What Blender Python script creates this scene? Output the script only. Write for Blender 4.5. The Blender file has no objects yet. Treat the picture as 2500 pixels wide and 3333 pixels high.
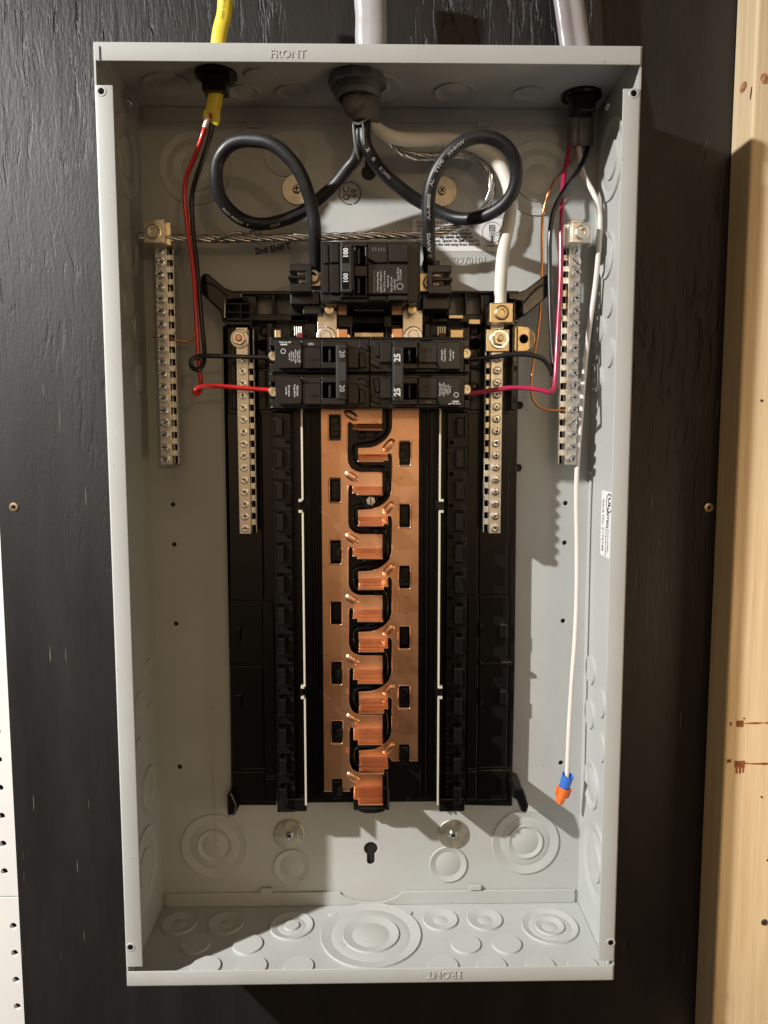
import bpy, bmesh, math, random
from mathutils import Vector, Matrix, Euler
random.seed(7)
S = bpy.context.scene
COL = S.collection
PI = math.pi
# ------------------------------------------------------------------ camera, world, lamps, exposure
FPX = 2475.57
CAM = Vector((0.00049, -0.62549, 0.07279))
ROT = Euler((1.47324655, 0.00075985, -0.0170076277), 'XYZ')
cd = bpy.data.cameras.new('camera'); cam = bpy.data.objects.new('camera', cd); COL.objects.link(cam)
cd.sensor_fit = 'VERTICAL'; cd.sensor_height = 24.0; cd.lens = 24.0 * FPX / 3333.0
cd.clip_start = 0.02; cd.clip_end = 60
cam.location = CAM; cam.rotation_euler = ROT
S.camera = cam
w = bpy.data.worlds.new('World'); S.world = w; w.use_nodes = True
nt = w.node_tree; bg = nt.nodes['Background']
tc = nt.nodes.new('ShaderNodeTexCoord'); sx = nt.nodes.new('ShaderNodeSeparateXYZ'); nt.links.new(tc.outputs['Generated'], sx.inputs[0])
# the dim room round the wall: a cooler open side to the left, a warm lit side ahead, dark floor
def wterm(out, a, b_, col):
    m = nt.nodes.new('ShaderNodeMapRange'); m.interpolation_type = 'SMOOTHSTEP'
    m.inputs['From Min'].default_value = a; m.inputs['From Max'].default_value = b_; nt.links.new(sx.outputs[out], m.inputs['Value'])
    v = nt.nodes.new('ShaderNodeMix'); v.data_type = 'RGBA'; v.inputs['A'].default_value = (0, 0, 0, 1); v.inputs['B'].default_value = (*col, 1)
    nt.links.new(m.outputs[0], v.inputs['Factor']); return v.outputs['Result']
acc = None
nz = nt.nodes.new('ShaderNodeTexNoise'); nz.inputs['Scale'].default_value = 3.2; nz.inputs['Detail'].default_value = 3
nt.links.new(tc.outputs['Generated'], nz.inputs['Vector'])
nr_ = nt.nodes.new('ShaderNodeMapRange'); nr_.inputs['From Min'].default_value = .4; nr_.inputs['From Max'].default_value = .62; nt.links.new(nz.outputs['Fac'], nr_.inputs['Value'])
nm = nt.nodes.new('ShaderNodeMix'); nm.data_type = 'RGBA'; nm.inputs['A'].default_value = (.012, .011, .010, 1); nm.inputs['B'].default_value = (.045, .040, .034, 1)
nt.links.new(nr_.outputs[0], nm.inputs['Factor']); acc = nm.outputs['Result']
for t_ in ((0, -.35, -1.0, (.22, .21, .20)), (1, -.70, -1.0, (.12, .09, .06)), (2, .25, .95, (.10, .085, .065))):
    a = nt.nodes.new('ShaderNodeMix'); a.data_type = 'RGBA'; a.blend_type = 'ADD'; a.inputs['Factor'].default_value = 1
    nt.links.new(acc, a.inputs['A']); nt.links.new(wterm(*t_), a.inputs['B']); acc = a.outputs['Result']
# the lit warm side of the room, behind the photographer and upward
gy = nt.nodes.new('ShaderNodeMapRange'); gy.interpolation_type = 'SMOOTHSTEP'; gy.inputs['From Min'].default_value = -.72; gy.inputs['From Max'].default_value = -.97; nt.links.new(sx.outputs[1], gy.inputs['Value'])
gz_ = nt.nodes.new('ShaderNodeMapRange'); gz_.interpolation_type = 'SMOOTHSTEP'; gz_.inputs['From Min'].default_value = -.30; gz_.inputs['From Max'].default_value = .10; nt.links.new(sx.outputs[2], gz_.inputs['Value'])
gm = nt.nodes.new('ShaderNodeMath'); gm.operation = 'MULTIPLY'; nt.links.new(gy.outputs[0], gm.inputs[0]); nt.links.new(gz_.outputs[0], gm.inputs[1])
ga_ = nt.nodes.new('ShaderNodeMix'); ga_.data_type = 'RGBA'; ga_.blend_type = 'ADD'; ga_.inputs['B'].default_value = (1.25, .85, .48, 1)
nt.links.new(acc, ga_.inputs['A']); nt.links.new(gm.outputs[0], ga_.inputs['Factor']); acc = ga_.outputs['Result']
nt.links.new(acc, bg.inputs['Color']); bg.inputs['Strength'].default_value = .52

def lamp(name, kind, loc, power, color, size, target=None, **kw):
    l = bpy.data.lights.new(name, kind); l.energy = power; l.color = color
    o = bpy.data.objects.new(name, l); COL.objects.link(o); o.location = loc
    if kind == 'AREA':
        l.shape = 'RECTANGLE'; l.size = size[0]; l.size_y = size[1]
    else:
        l.shadow_soft_size = size
    if target is not None:
        o.rotation_euler = (Vector(target) - Vector(loc)).to_track_quat('-Z', 'Y').to_euler()
    for k, v in kw.items(): setattr(l, k, v)
    return o
lamp('ceiling_lamp', 'SPOT', (-1.15, -.80, .76), 194, (1, .985, .95), .022, (-.1, 0, -.80), spot_size=math.radians(112), spot_blend=1.0)
lamp('warm_room_lamp', 'POINT', (.60, -2.10, .44), 7.5, (1, .70, .38), .05)
lamp('overhead_fill', 'AREA', (.25, -1.35, 1.35), .6, (1, .80, .58), (1.3, .9), (.0, 0, 0))  # unseen area light added for soft fill and highlights on the metal
lamp('stud_fill_light', 'AREA', (.60, -.34, -.18), .85, (1, .74, .45), (.15, .35), (.36, 0, -.12))  # unseen warm area light added to brighten the stud
S.view_settings.view_transform = 'Standard'; S.view_settings.look = 'None'
S.view_settings.exposure = 0; S.view_settings.gamma = 1; S.view_settings.use_curve_mapping = False

# ------------------------------------------------------------------ measuring helpers (photo point + known depth -> place in the scene)
RM = ROT.to_matrix()
def ray(px, py): return RM @ Vector(((px - 1250) / FPX, -(py - 1666.5) / FPX, -1))
def P(px, py, y):
    d = ray(px, py); return CAM + d * ((y - CAM.y) / d.y)
def PX(px, py, x):
    d = ray(px, py); return CAM + d * ((x - CAM.x) / d.x)
def PZ(px, py, z):
    d = ray(px, py); return CAM + d * ((z - CAM.z) / d.z)

# ------------------------------------------------------------------ materials
MATS = {}
def mat(name, color, rough=.5, metal=0, noise=0, nscale=60, bump=0, bscale=300, stretch=(1, 1, 1), spec=.5, rnoise=0, coat=0, trans=0):
    m = bpy.data.materials.new(name); m.use_nodes = True; t = m.node_tree; b = t.nodes['Principled BSDF']
    b.inputs['Base Color'].default_value = (*color, 1); b.inputs['Roughness'].default_value = rough
    b.inputs['Metallic'].default_value = metal; b.inputs['Specular IOR Level'].default_value = spec
    b.inputs['Coat Weight'].default_value = coat; b.inputs['Coat Roughness'].default_value = .15
    if noise or bump or rnoise:
        c = t.nodes.new('ShaderNodeTexCoord'); mp = t.nodes.new('ShaderNodeMapping'); mp.inputs['Scale'].default_value = stretch
        t.links.new(c.outputs['Object'], mp.inputs['Vector'])
        n = t.nodes.new('ShaderNodeTexNoise'); n.inputs['Scale'].default_value = nscale; n.inputs['Detail'].default_value = 6
        t.links.new(mp.outputs['Vector'], n.inputs['Vector'])
        if noise:
            r = t.nodes.new('ShaderNodeValToRGB')
            r.color_ramp.elements[0].position = .3; r.color_ramp.elements[1].position = .72
            r.color_ramp.elements[0].color = (*[max(0, x * (1 - noise)) for x in color], 1)
            r.color_ramp.elements[1].color = (*[min(1, x * (1 + noise)) for x in color], 1)
            t.links.new(n.outputs['Fac'], r.inputs['Fac']); t.links.new(r.outputs['Color'], b.inputs['Base Color'])
        if rnoise:
            mr = t.nodes.new('ShaderNodeMapRange'); mr.inputs['To Min'].default_value = max(.02, rough - rnoise); mr.inputs['To Max'].default_value = min(1, rough + rnoise)
            t.links.new(n.outputs['Fac'], mr.inputs['Value']); t.links.new(mr.outputs['Result'], b.inputs['Roughness'])
        if bump:
            n2 = t.nodes.new('ShaderNodeTexNoise'); n2.inputs['Scale'].default_value = bscale; n2.inputs['Detail'].default_value = 3
            t.links.new(mp.outputs['Vector'], n2.inputs['Vector'])
            bp = t.nodes.new('ShaderNodeBump'); bp.inputs['Strength'].default_value = bump; bp.inputs['Distance'].default_value = .001
            t.links.new(n2.outputs['Fac'], bp.inputs['Height']); t.links.new(bp.outputs['Normal'], b.inputs['Normal'])
    MATS[name] = m; return m
def paint_mat():
    m = mat('grey_paint', (.462, .474, .457), .42, noise=.035, nscale=14, bump=.05, bscale=900, rnoise=.08)
    t = m.node_tree; b = t.nodes['Principled BSDF']; L = t.links.new
    src = b.inputs['Base Color'].links[0].from_socket
    c = t.nodes.new('ShaderNodeTexCoord')
    def layer(src, scale, stretch, lo, hi, col, amt, detail=2, dist=0):
        mp = t.nodes.new('ShaderNodeMapping'); mp.inputs['Scale'].default_value = stretch; mp.inputs['Rotation'].default_value = (.3, .5, .2)
        n = t.nodes.new('ShaderNodeTexNoise'); n.inputs['Scale'].default_value = scale; n.inputs['Detail'].default_value = detail; n.inputs['Distortion'].default_value = dist
        L(c.outputs['Object'], mp.inputs['Vector']); L(mp.outputs['Vector'], n.inputs['Vector'])
        r = t.nodes.new('ShaderNodeMapRange'); r.inputs['From Min'].default_value = lo; r.inputs['From Max'].default_value = hi; r.inputs['To Max'].default_value = amt
        L(n.outputs['Fac'], r.inputs['Value'])
        x = t.nodes.new('ShaderNodeMix'); x.data_type = 'RGBA'; x.inputs['B'].default_value = (*col, 1); L(src, x.inputs['A']); L(r.outputs[0], x.inputs['Factor']); return x.outputs['Result']
    o = layer(src, 420, (1, 1, 1), .70, .74, (.62, .60, .55), .45)            # dust specks
    o = layer(o, 300, (1, 1, 1), .735, .76, (.16, .15, .13), .5)              # dark specks
    o = layer(o, 60, (1, 1, .04), .735, .75, (.30, .30, .28), .35)            # scratches
    o = layer(o, 9, (1, 1, 1), .50, .72, (.40, .39, .35), .35, 6, 1.0)        # handling smudges
    L(o, b.inputs['Base Color']); return m
GREY = paint_mat()
PLAST = mat('black_plastic', (.006, .0055, .0055), .19, noise=.25, nscale=30, bump=.03, bscale=400, rnoise=.08, spec=.38)
BRK = mat('breaker_plastic', (.010, .010, .0105), .26, noise=.25, nscale=50, bump=.03, bscale=1500, rnoise=.10, spec=.5)
HANDLE = mat('handle_plastic', (.030, .032, .032), .36, noise=.15, nscale=80, bump=.05, bscale=900, spec=.55)
SLOTM = mat('slot_metal', (.10, .10, .10), .5, .8)
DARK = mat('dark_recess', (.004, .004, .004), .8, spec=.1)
COPPER = mat('copper_plate', (.94, .52, .32), .31, 1, noise=.16, nscale=22, rnoise=.16, bump=.06, bscale=500, stretch=(1, 1, .12))
def tarnish(m, col, scale, lo, hi, amt):
    t = m.node_tree; b = t.nodes['Principled BSDF']; src = b.inputs['Base Color'].links[0].from_socket
    c = t.nodes.new('ShaderNodeTexCoord'); n = t.nodes.new('ShaderNodeTexNoise'); n.inputs['Scale'].default_value = scale; n.inputs['Detail'].default_value = 7; n.inputs['Distortion'].default_value = .8
    t.links.new(c.outputs['Object'], n.inputs['Vector']); r = t.nodes.new('ShaderNodeMapRange'); r.inputs['From Min'].default_value = lo; r.inputs['From Max'].default_value = hi; r.inputs['To Max'].default_value = amt
    t.links.new(n.outputs['Fac'], r.inputs['Value']); x = t.nodes.new('ShaderNodeMix'); x.data_type = 'RGBA'; x.inputs['B'].default_value = (*col, 1)
    t.links.new(src, x.inputs['A']); t.links.new(r.outputs[0], x.inputs['Factor']); t.links.new(x.outputs['Result'], b.inputs['Base Color'])
tarnish(COPPER, (.50, .22, .12), 26, .48, .74, .6); tarnish(COPPER, (.25, .09, .05), 160, .66, .74, .5)
COPW = mat('bare_copper', (.72, .29, .11), .28, 1, noise=.1, nscale=200)
TIN = mat('tin_plate', (.70, .65, .55), .30, 1, noise=.12, nscale=120, rnoise=.12, bump=.08, bscale=700)
ALU = mat('bar_aluminium', (.84, .81, .74), .36, 1, noise=.10, nscale=150, rnoise=.12, bump=.08, bscale=900)
LUGM = mat('lug_metal', (.77, .70, .54), .32, 1, noise=.12, nscale=180, rnoise=.1, bump=.1, bscale=900)
BRASS = mat('yellow_zinc', (.66, .53, .33), .34, 1, noise=.14, nscale=120, rnoise=.12, bump=.05, bscale=700)
ZINC = mat('zinc_screw', (.90, .91, .93), .25, 1, noise=.12, nscale=400, rnoise=.1)
WASHM = mat('washer_metal', (.55, .50, .41), .40, 1, noise=.25, nscale=130, rnoise=.12, bump=.1, bscale=500)
STRAND = mat('bare_aluminium_wire', (.60, .585, .56), .27, 1, noise=.12, nscale=200, rnoise=.1)
CREAM = mat('rail_edge', (.80, .76, .62), .35, .35, noise=.05, nscale=90)
RUBBER = mat('black_insulation', (.017, .017, .019), .42, noise=.3, nscale=60, bump=.12, bscale=260, rnoise=.12)
BWIRE = mat('black_wire_coat', (.014, .014, .016), .25, noise=.2, nscale=60, coat=.3)
WHITEC = mat('white_insulation', (.74, .70, .62), .45, noise=.06, nscale=50, bump=.12, bscale=120)
WWIRE = mat('white_wire_coat', (.80, .72, .66), .32, noise=.04, nscale=60)
REDW = mat('red_wire_coat', (.62, .022, .022), .26, coat=.4, noise=.06, nscale=60)
PINKW = mat('crimson_wire_coat', (.43, .022, .075), .26, coat=.4, noise=.06, nscale=60)
YELLOW = mat('yellow_jacket', (.80, .62, .05), .38, noise=.06, nscale=60, bump=.1, bscale=200)
JACKET = mat('grey_jacket', (.33, .305, .32), .30, noise=.05, nscale=40, bump=.2, bscale=90, coat=.2)
PVC = mat('grey_pvc', (.13, .13, .125), .5, noise=.2, nscale=120, bump=.25, bscale=400)
SJACK = mat('service_jacket', (.40, .39, .40), .38, noise=.08, nscale=40, bump=.4, bscale=60)
BLUE = mat('blue_plastic', (.05, .17, .62), .4, noise=.05, nscale=100, bump=.05, bscale=400)
ORANGE = mat('orange_plastic', (.95, .20, .035), .42, noise=.05, nscale=100, bump=.05, bscale=400)
STICK = mat('white_sticker', (.80, .79, .78), .4, noise=.03, nscale=60)
INK = mat('black_ink', (.012, .012, .012), .6)
WINK = mat('white_print', (.62, .62, .60), .6)
DINK = mat('dim_print', (.36, .36, .34), .6)
YINK = mat('dark_yellow_print', (.36, .26, .03), .6)
BLUEPEN = mat('blue_ink', (.03, .03, .25), .6)
RUST = mat('rust_ink', (.30, .09, .03), .9, noise=.4, nscale=200)
WHITEB = mat('white_hardboard', (.80, .78, .75), .45, noise=.03, nscale=20)

def plywood_mat():
    m = bpy.data.materials.new('black_painted_plywood'); m.use_nodes = True; t = m.node_tree; b = t.nodes['Principled BSDF']
    b.inputs['Roughness'].default_value = .42; b.inputs['Specular IOR Level'].default_value = .46
    L = t.links.new
    c = t.nodes.new('ShaderNodeTexCoord')
    def noise(scale, stretch, detail=5, dist=0, rough=.6):
        mp = t.nodes.new('ShaderNodeMapping'); mp.inputs['Scale'].default_value = stretch
        n = t.nodes.new('ShaderNodeTexNoise'); n.inputs['Scale'].default_value = scale; n.inputs['Detail'].default_value = detail
        n.inputs['Distortion'].default_value = dist; n.inputs['Roughness'].default_value = rough
        L(c.outputs['Object'], mp.inputs['Vector']); L(mp.outputs['Vector'], n.inputs['Vector']); return n
    def math_(op, a, bb):
        q = t.nodes.new('ShaderNodeMath'); q.operation = op
        for i, v in enumerate((a, bb)):
            if isinstance(v, (int, float)): q.inputs[i].default_value = v
            else: L(v, q.inputs[i])
        return q.outputs[0]
    def ramp(inp, a, bb):
        r = t.nodes.new('ShaderNodeMapRange'); r.inputs['From Min'].default_value = a; r.inputs['From Max'].default_value = bb
        r.clamp = True; L(inp, r.inputs['Value']); return r.outputs[0]
    # wavy figure: the grain lines bend round low-frequency swirls
    wn_ = t.nodes.new('ShaderNodeTexNoise'); wn_.inputs['Scale'].default_value = 5.0; wn_.inputs['Detail'].default_value = 2; L(c.outputs['Object'], wn_.inputs['Vector'])
    ws = t.nodes.new('ShaderNodeVectorMath'); ws.operation = 'MULTIPLY_ADD'; ws.inputs[1].default_value = (.030, 0, .02); L(wn_.outputs['Color'], ws.inputs[0]); L(c.outputs['Object'], ws.inputs[2])
    base_c = ws.outputs[0]
    def noise2(scale, stretch, detail=5, dist=0, rough=.6):
        n = noise(scale, stretch, detail, dist, rough); mp = n.inputs['Vector'].links[0].from_node
        L(base_c, mp.inputs['Vector']); return n
    grain = noise2(150, (1, 1, .13), 5, .3, .6)
    fine = noise2(520, (1, 1, .35), 4, .2)
    broad = noise(5.5, (1, 1, .6), 3, .3)
    checks = noise2(165, (1, 1, .14), 4, .6, .55)
    ck = ramp(checks.outputs['Fac'], .56, .66)
    patch = ramp(broad.outputs['Fac'], .44, .60)
    sep = t.nodes.new('ShaderNodeSeparateXYZ'); L(c.outputs['Object'], sep.inputs[0])
    high = t.nodes.new('ShaderNodeMapRange'); high.inputs['From Min'].default_value = -.12; high.inputs['From Max'].default_value = .25
    high.clamp = True; L(sep.outputs['Z'], high.inputs['Value'])
    amt = math_('MULTIPLY', patch, math_('ADD', .08, math_('MULTIPLY', high.outputs[0], .95)))
    h = math_('ADD', math_('MULTIPLY', grain.outputs['Fac'], math_('ADD', .10, math_('MULTIPLY', amt, .75))),
              math_('ADD', math_('MULTIPLY', fine.outputs['Fac'], math_('ADD', .06, math_('MULTIPLY', high.outputs[0], .16))), math_('MULTIPLY', math_('MULTIPLY', ck, amt), -.8)))
    bp = t.nodes.new('ShaderNodeBump'); bp.inputs['Strength'].default_value = .8; bp.inputs['Distance'].default_value = .0014
    L(h, bp.inputs['Height']); L(bp.outputs['Normal'], b.inputs['Normal'])
    mix = t.nodes.new('ShaderNodeMix'); mix.data_type = 'RGBA'
    mix.inputs['A'].default_value = (.007, .0065, .0065, 1); mix.inputs['B'].default_value = (.016, .015, .015, 1)
    L(ramp(noise(30, (1, 1, .15), 5).outputs['Fac'], .35, .7), mix.inputs['Factor'])
    # thin pale scratches and splinters
    scr = noise(430, (1, 1, .035), 2, .1, .4)
    sm = math_('MULTIPLY', ramp(scr.outputs['Fac'], .735, .76), .6)
    mix2 = t.nodes.new('ShaderNodeMix'); mix2.data_type = 'RGBA'; mix2.inputs['B'].default_value = (.30, .24, .16, 1)
    L(sm, mix2.inputs['Factor']); L(mix.outputs['Result'], mix2.inputs['A']); L(mix2.outputs['Result'], b.inputs['Base Color'])
    rr = t.nodes.new('ShaderNodeMapRange'); rr.inputs['To Min'].default_value = .40; rr.inputs['To Max'].default_value = .62
    L(noise(9, (1, 1, .4), 4).outputs['Fac'], rr.inputs['Value']); L(rr.outputs[0], b.inputs['Roughness'])
    return m
def pine_mat():
    m = bpy.data.materials.new('pine_wood'); m.use_nodes = True; t = m.node_tree; b = t.nodes['Principled BSDF']
    L = t.links.new; b.inputs['Roughness'].default_value = .6; b.inputs['Specular IOR Level'].default_value = .3
    c = t.nodes.new('ShaderNodeTexCoord')
    mp = t.nodes.new('ShaderNodeMapping'); mp.inputs['Scale'].default_value = (1, 1, .045); L(c.outputs['Object'], mp.inputs['Vector'])
    n = t.nodes.new('ShaderNodeTexNoise'); n.inputs['Scale'].default_value = 120; n.inputs['Detail'].default_value = 9; n.inputs['Roughness'].default_value = .65; n.inputs['Distortion'].default_value = .5
    L(mp.outputs['Vector'], n.inputs['Vector'])
    wv = t.nodes.new('ShaderNodeTexWave'); wv.inputs['Scale'].default_value = 28; wv.inputs['Distortion'].default_value = 5; wv.inputs['Detail'].default_value = 3
    wv.bands_direction = 'X'
    mp2 = t.nodes.new('ShaderNodeMapping'); mp2.inputs['Scale'].default_value = (1, 1, .07); L(c.outputs['Object'], mp2.inputs['Vector']); L(mp2.outputs['Vector'], wv.inputs['Vector'])
    mx = t.nodes.new('ShaderNodeMath'); mx.operation = 'MULTIPLY_ADD'; mx.inputs[1].default_value = .10
    L(wv.outputs['Fac'], mx.inputs[0]); L(n.outputs['Fac'], mx.inputs[2])
    r = t.nodes.new('ShaderNodeValToRGB'); r.color_ramp.elements[0].position = .34; r.color_ramp.elements[1].position = .80
    r.color_ramp.elements[0].color = (.86, .70, .46, 1); r.color_ramp.elements[1].color = (.68, .49, .28, 1)
    L(mx.outputs[0], r.inputs['Fac']); L(r.outputs['Color'], b.inputs['Base Color'])
    mp3 = t.nodes.new('ShaderNodeMapping'); mp3.inputs['Scale'].default_value = (1, 1, .03); L(c.outputs['Object'], mp3.inputs['Vector'])
    n3 = t.nodes.new('ShaderNodeTexNoise'); n3.inputs['Scale'].default_value = 420; n3.inputs['Detail'].default_value = 3; L(mp3.outputs['Vector'], n3.inputs['Vector'])
    bp = t.nodes.new('ShaderNodeBump'); bp.inputs['Strength'].default_value = .35; bp.inputs['Distance'].default_value = .0008
    L(n3.outputs['Fac'], bp.inputs['Height']); L(bp.outputs['Normal'], b.inputs['Normal'])
    return m
PLY = plywood_mat(); PINE = pine_mat()
KNOT = mat('pine_knot', (.50, .27, .14), .55, noise=.35, nscale=350)

# ------------------------------------------------------------------ object helpers
def thing(name, label, cat, loc=(0, 0, 0), group=None):
    o = bpy.data.objects.new(name, None); COL.objects.link(o); o.location = loc; o.empty_display_size = .01
    o['label'] = label; o['category'] = cat
    if group: o['group'] = group
    return o
def tag(o, label, cat, group=None):
    o['label'] = label; o['category'] = cat
    if group: o['group'] = group
    return o
def world_loc(o):
    v = Vector(o.location); p = o.parent
    while p is not None: v += Vector(p.location) if not p.data else Vector((0, 0, 0)); p = p.parent
    return v
def link(name, me, m, parent, label=None):
    o = bpy.data.objects.new(name, me); COL.objects.link(o)
    if m: me.materials.append(m)
    if parent is not None:
        o.parent = parent; root = parent
        while root.parent is not None: root = root.parent
        if parent is root and root.data is None: o.matrix_parent_inverse = Matrix.Translation(-Vector(root.location))
    if label: o['label'] = label
    return o
def bevelmod(o, wd, seg=2):
    b = o.modifiers.new('bevel', 'BEVEL'); b.width = wd; b.segments = seg; b.limit_method = 'ANGLE'; b.angle_limit = math.radians(40)
    b.use_clamp_overlap = True
class MB:
    def __init__(s): s.v = []; s.f = []; s.m = []
    def add(s, vs, fs):
        vs = [tuple(v) for v in vs]; s.m.append((len(s.v), len(vs), len(s.f), len(fs)))
        k = len(s.v); s.v += [tuple(v) for v in vs]; s.f += [tuple(k + i for i in f) for f in fs]; return s
    def box(s, x0, x1, y0, y1, z0, z1):
        x0, x1 = sorted((x0, x1)); y0, y1 = sorted((y0, y1)); z0, z1 = sorted((z0, z1))
        return s.add([(x0, y0, z0), (x1, y0, z0), (x1, y1, z0), (x0, y1, z0), (x0, y0, z1), (x1, y0, z1), (x1, y1, z1), (x0, y1, z1)],
              [(0, 3, 2, 1), (4, 5, 6, 7), (0, 1, 5, 4), (1, 2, 6, 5), (2, 3, 7, 6), (3, 0, 4, 7)])
    def pbox(s, x0, y0, x1, y1, yf, yb):
        """box whose front face (depth yf) covers the photo rectangle, running back to yb"""
        cx, cy = (x0 + x1) / 2, (y0 + y1) / 2
        return s.box(P(x0, cy, yf).x, P(x1, cy, yf).x, yf, yb, P(cx, y0, yf).z, P(cx, y1, yf).z)
    def prism(s, pts, yf, yb):
        n = len(pts); a = sum(pts[i][0] * pts[(i + 1) % n][1] - pts[(i + 1) % n][0] * pts[i][1] for i in range(n))
        if a < 0: pts = pts[::-1]
        vs = [(x, yf, z) for x, z in pts] + [(x, yb, z) for x, z in pts]
        fs = [tuple(range(n)), tuple(range(2 * n - 1, n - 1, -1))] + [((i + 1) % n, i, n + i, n + (i + 1) % n) for i in range(n)]
        return s.add(vs, fs)
    def pprism(s, pts, yf, yb):
        return s.prism([(P(a, b, yf).x, P(a, b, yf).z) for a, b in pts], yf, yb)
    def lathe(s, prof, org, axis=(0, -1, 0), n=32, close=True, a0=0.0):
        """prof: (radius, height along axis)"""
        ax = Vector(axis).normalized(); u = ax.orthogonal().normalized(); v = ax.cross(u); org = Vector(org)
        vs = []; fs = []
        for r, h in prof:
            for i in range(n):
                t = 2 * PI * i / n + a0; vs.append(org + ax * h + (u * math.cos(t) + v * math.sin(t)) * r)
        for k in range(len(prof) - 1):
            for i in range(n):
                j = (i + 1) % n; fs.append((k * n + i, k * n + j, (k + 1) * n + j, (k + 1) * n + i))
        if close:
            if prof[0][0] > 1e-7: fs.append(tuple(range(n - 1, -1, -1)))
            if prof[-1][0] > 1e-7: fs.append(tuple((len(prof) - 1) * n + i for i in range(n)))
        return s.add(vs, fs)
    def build(s, name, m, parent=None, smooth=None, bevel=0, seg=2, label=None, whole=False):
        """pieces that do not touch become parts of their own"""
        if parent is not None and not whole and len(s.m) > 1:
            tol = .00025; bb = []
            for a, n, f0, fn in s.m:
                p = s.v[a:a + n]; bb.append(tuple(min(q[i] for q in p) - tol for i in range(3)) + tuple(max(q[i] for q in p) + tol for i in range(3)))
            own = list(range(len(bb)))
            def root(i):
                while own[i] != i: own[i] = own[own[i]]; i = own[i]
                return i
            for i in range(len(bb)):
                for j in range(i):
                    if all(bb[i][k] <= bb[j][k + 3] and bb[j][k] <= bb[i][k + 3] for k in range(3)): own[root(i)] = root(j)
            groups = {}
            for i in range(len(bb)): groups.setdefault(root(i), []).append(i)
            if len(groups) > 1:
                o = None
                for g in groups.values():
                    q = MB()
                    for i in g:
                        a, n, f0, fn = s.m[i]; q.add(s.v[a:a + n], [tuple(x - a for x in f) for f in s.f[f0:f0 + fn]])
                    o = q.build(name, m, parent, smooth, bevel, seg, label, True)
                return o
        me = bpy.data.meshes.new(name); me.from_pydata(s.v, [], s.f); me.validate()
        bm = bmesh.new(); bm.from_mesh(me); bmesh.ops.remove_doubles(bm, verts=bm.verts, dist=1e-6)
        bmesh.ops.recalc_face_normals(bm, faces=bm.faces); bm.to_mesh(me); bm.free()
        if smooth is not None:
            me.polygons.foreach_set('use_smooth', [True] * len(me.polygons)); me.set_sharp_from_angle(angle=math.radians(smooth))
        o = link(name, me, m, parent, label)
        if bevel: bevelmod(o, bevel, seg)
        return o
def catmull(pts, step=.0012):
    pts = [Vector(p) for p in pts]
    q = [pts[0] * 2 - pts[1]] + pts + [pts[-1] * 2 - pts[-2]]
    out = []
    for i in range(1, len(q) - 2):
        p0, p1, p2, p3 = q[i - 1:i + 3]; n = max(3, int((p2 - p1).length / step))
        # centripetal
        def tj(a, b): return max(1e-5, (b - a).length ** .5)
        t0 = 0; t1 = t0 + tj(p0, p1); t2 = t1 + tj(p1, p2); t3 = t2 + tj(p2, p3)
        for k in range(n):
            t = t1 + (t2 - t1) * k / n
            A1 = (t1 - t) / (t1 - t0) * p0 + (t - t0) / (t1 - t0) * p1; A2 = (t2 - t) / (t2 - t1) * p1 + (t - t1) / (t2 - t1) * p2
            A3 = (t3 - t) / (t3 - t2) * p2 + (t - t2) / (t3 - t2) * p3
            B1 = (t2 - t) / (t2 - t0) * A1 + (t - t0) / (t2 - t0) * A2; B2 = (t3 - t) / (t3 - t1) * A2 + (t - t1) / (t3 - t1) * A3
            out.append((t2 - t) / (t2 - t1) * B1 + (t - t1) / (t2 - t1) * B2)
    out.append(pts[-1])
    for _ in range(2):
        out = [out[0]] + [(out[i - 1] + out[i] * 2 + out[i + 1]) / 4 for i in range(1, len(out) - 1)] + [out[-1]]
    return out
def frames(path, ref=None):
    """tangent, N, B at each point; ref: N leans to it (else parallel transport)"""
    fr = []; N = None
    for i, p in enumerate(path):
        T = (path[min(i + 1, len(path) - 1)] - path[max(i - 1, 0)]).normalized()
        if ref is not None: n = Vector(ref) - T * T.dot(Vector(ref))
        elif N is None: n = Vector((0, -1, .01)) - T * T.dot(Vector((0, -1, .01)))
        else: n = N - T * T.dot(N)
        if n.length < 1e-4: n = T.orthogonal()
        N = n.normalized(); fr.append((T, N, T.cross(N)))
    return fr
def tube(mb, path, r, n=16, rn=None, ref=None, taper=None, shape=None):
    fr = frames(path, ref); rn = rn or r; vs = []; fs = []; m = len(path)
    for i, p in enumerate(path):
        T, N, B = fr[i]; k = 1 if taper is None else taper(i / (m - 1))
        for j in range(n):
            t = 2 * PI * j / n; kk = k * (shape(t) if shape else 1)
            vs.append(p + B * (r * kk * math.cos(t)) + N * (rn * kk * math.sin(t)))
    for i in range(m - 1):
        for j in range(n):
            l = (j + 1) % n; fs.append((i * n + j, i * n + l, (i + 1) * n + l, (i + 1) * n + j))
    fs.append(tuple(range(n - 1, -1, -1))); fs.append(tuple((m - 1) * n + j for j in range(n)))
    mb.add(vs, fs); return mb
def wire(name, pts, r, m, parent, n=14, **kw):
    """pts: (photo x, photo y, depth)"""
    path = catmull([P(a, b, y) for a, b, y in pts]); mb = MB()
    if 'taper' not in kw: kw['taper'] = lambda t, a=random.random() * 6, q=len(path): 1 + .018 * math.sin(t * q * .11 + a) + .012 * math.sin(t * q * .043 + a * 2)
    tube(mb, path, r, n, **kw)
    return mb.build(name, m, parent, smooth=50), path
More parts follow.
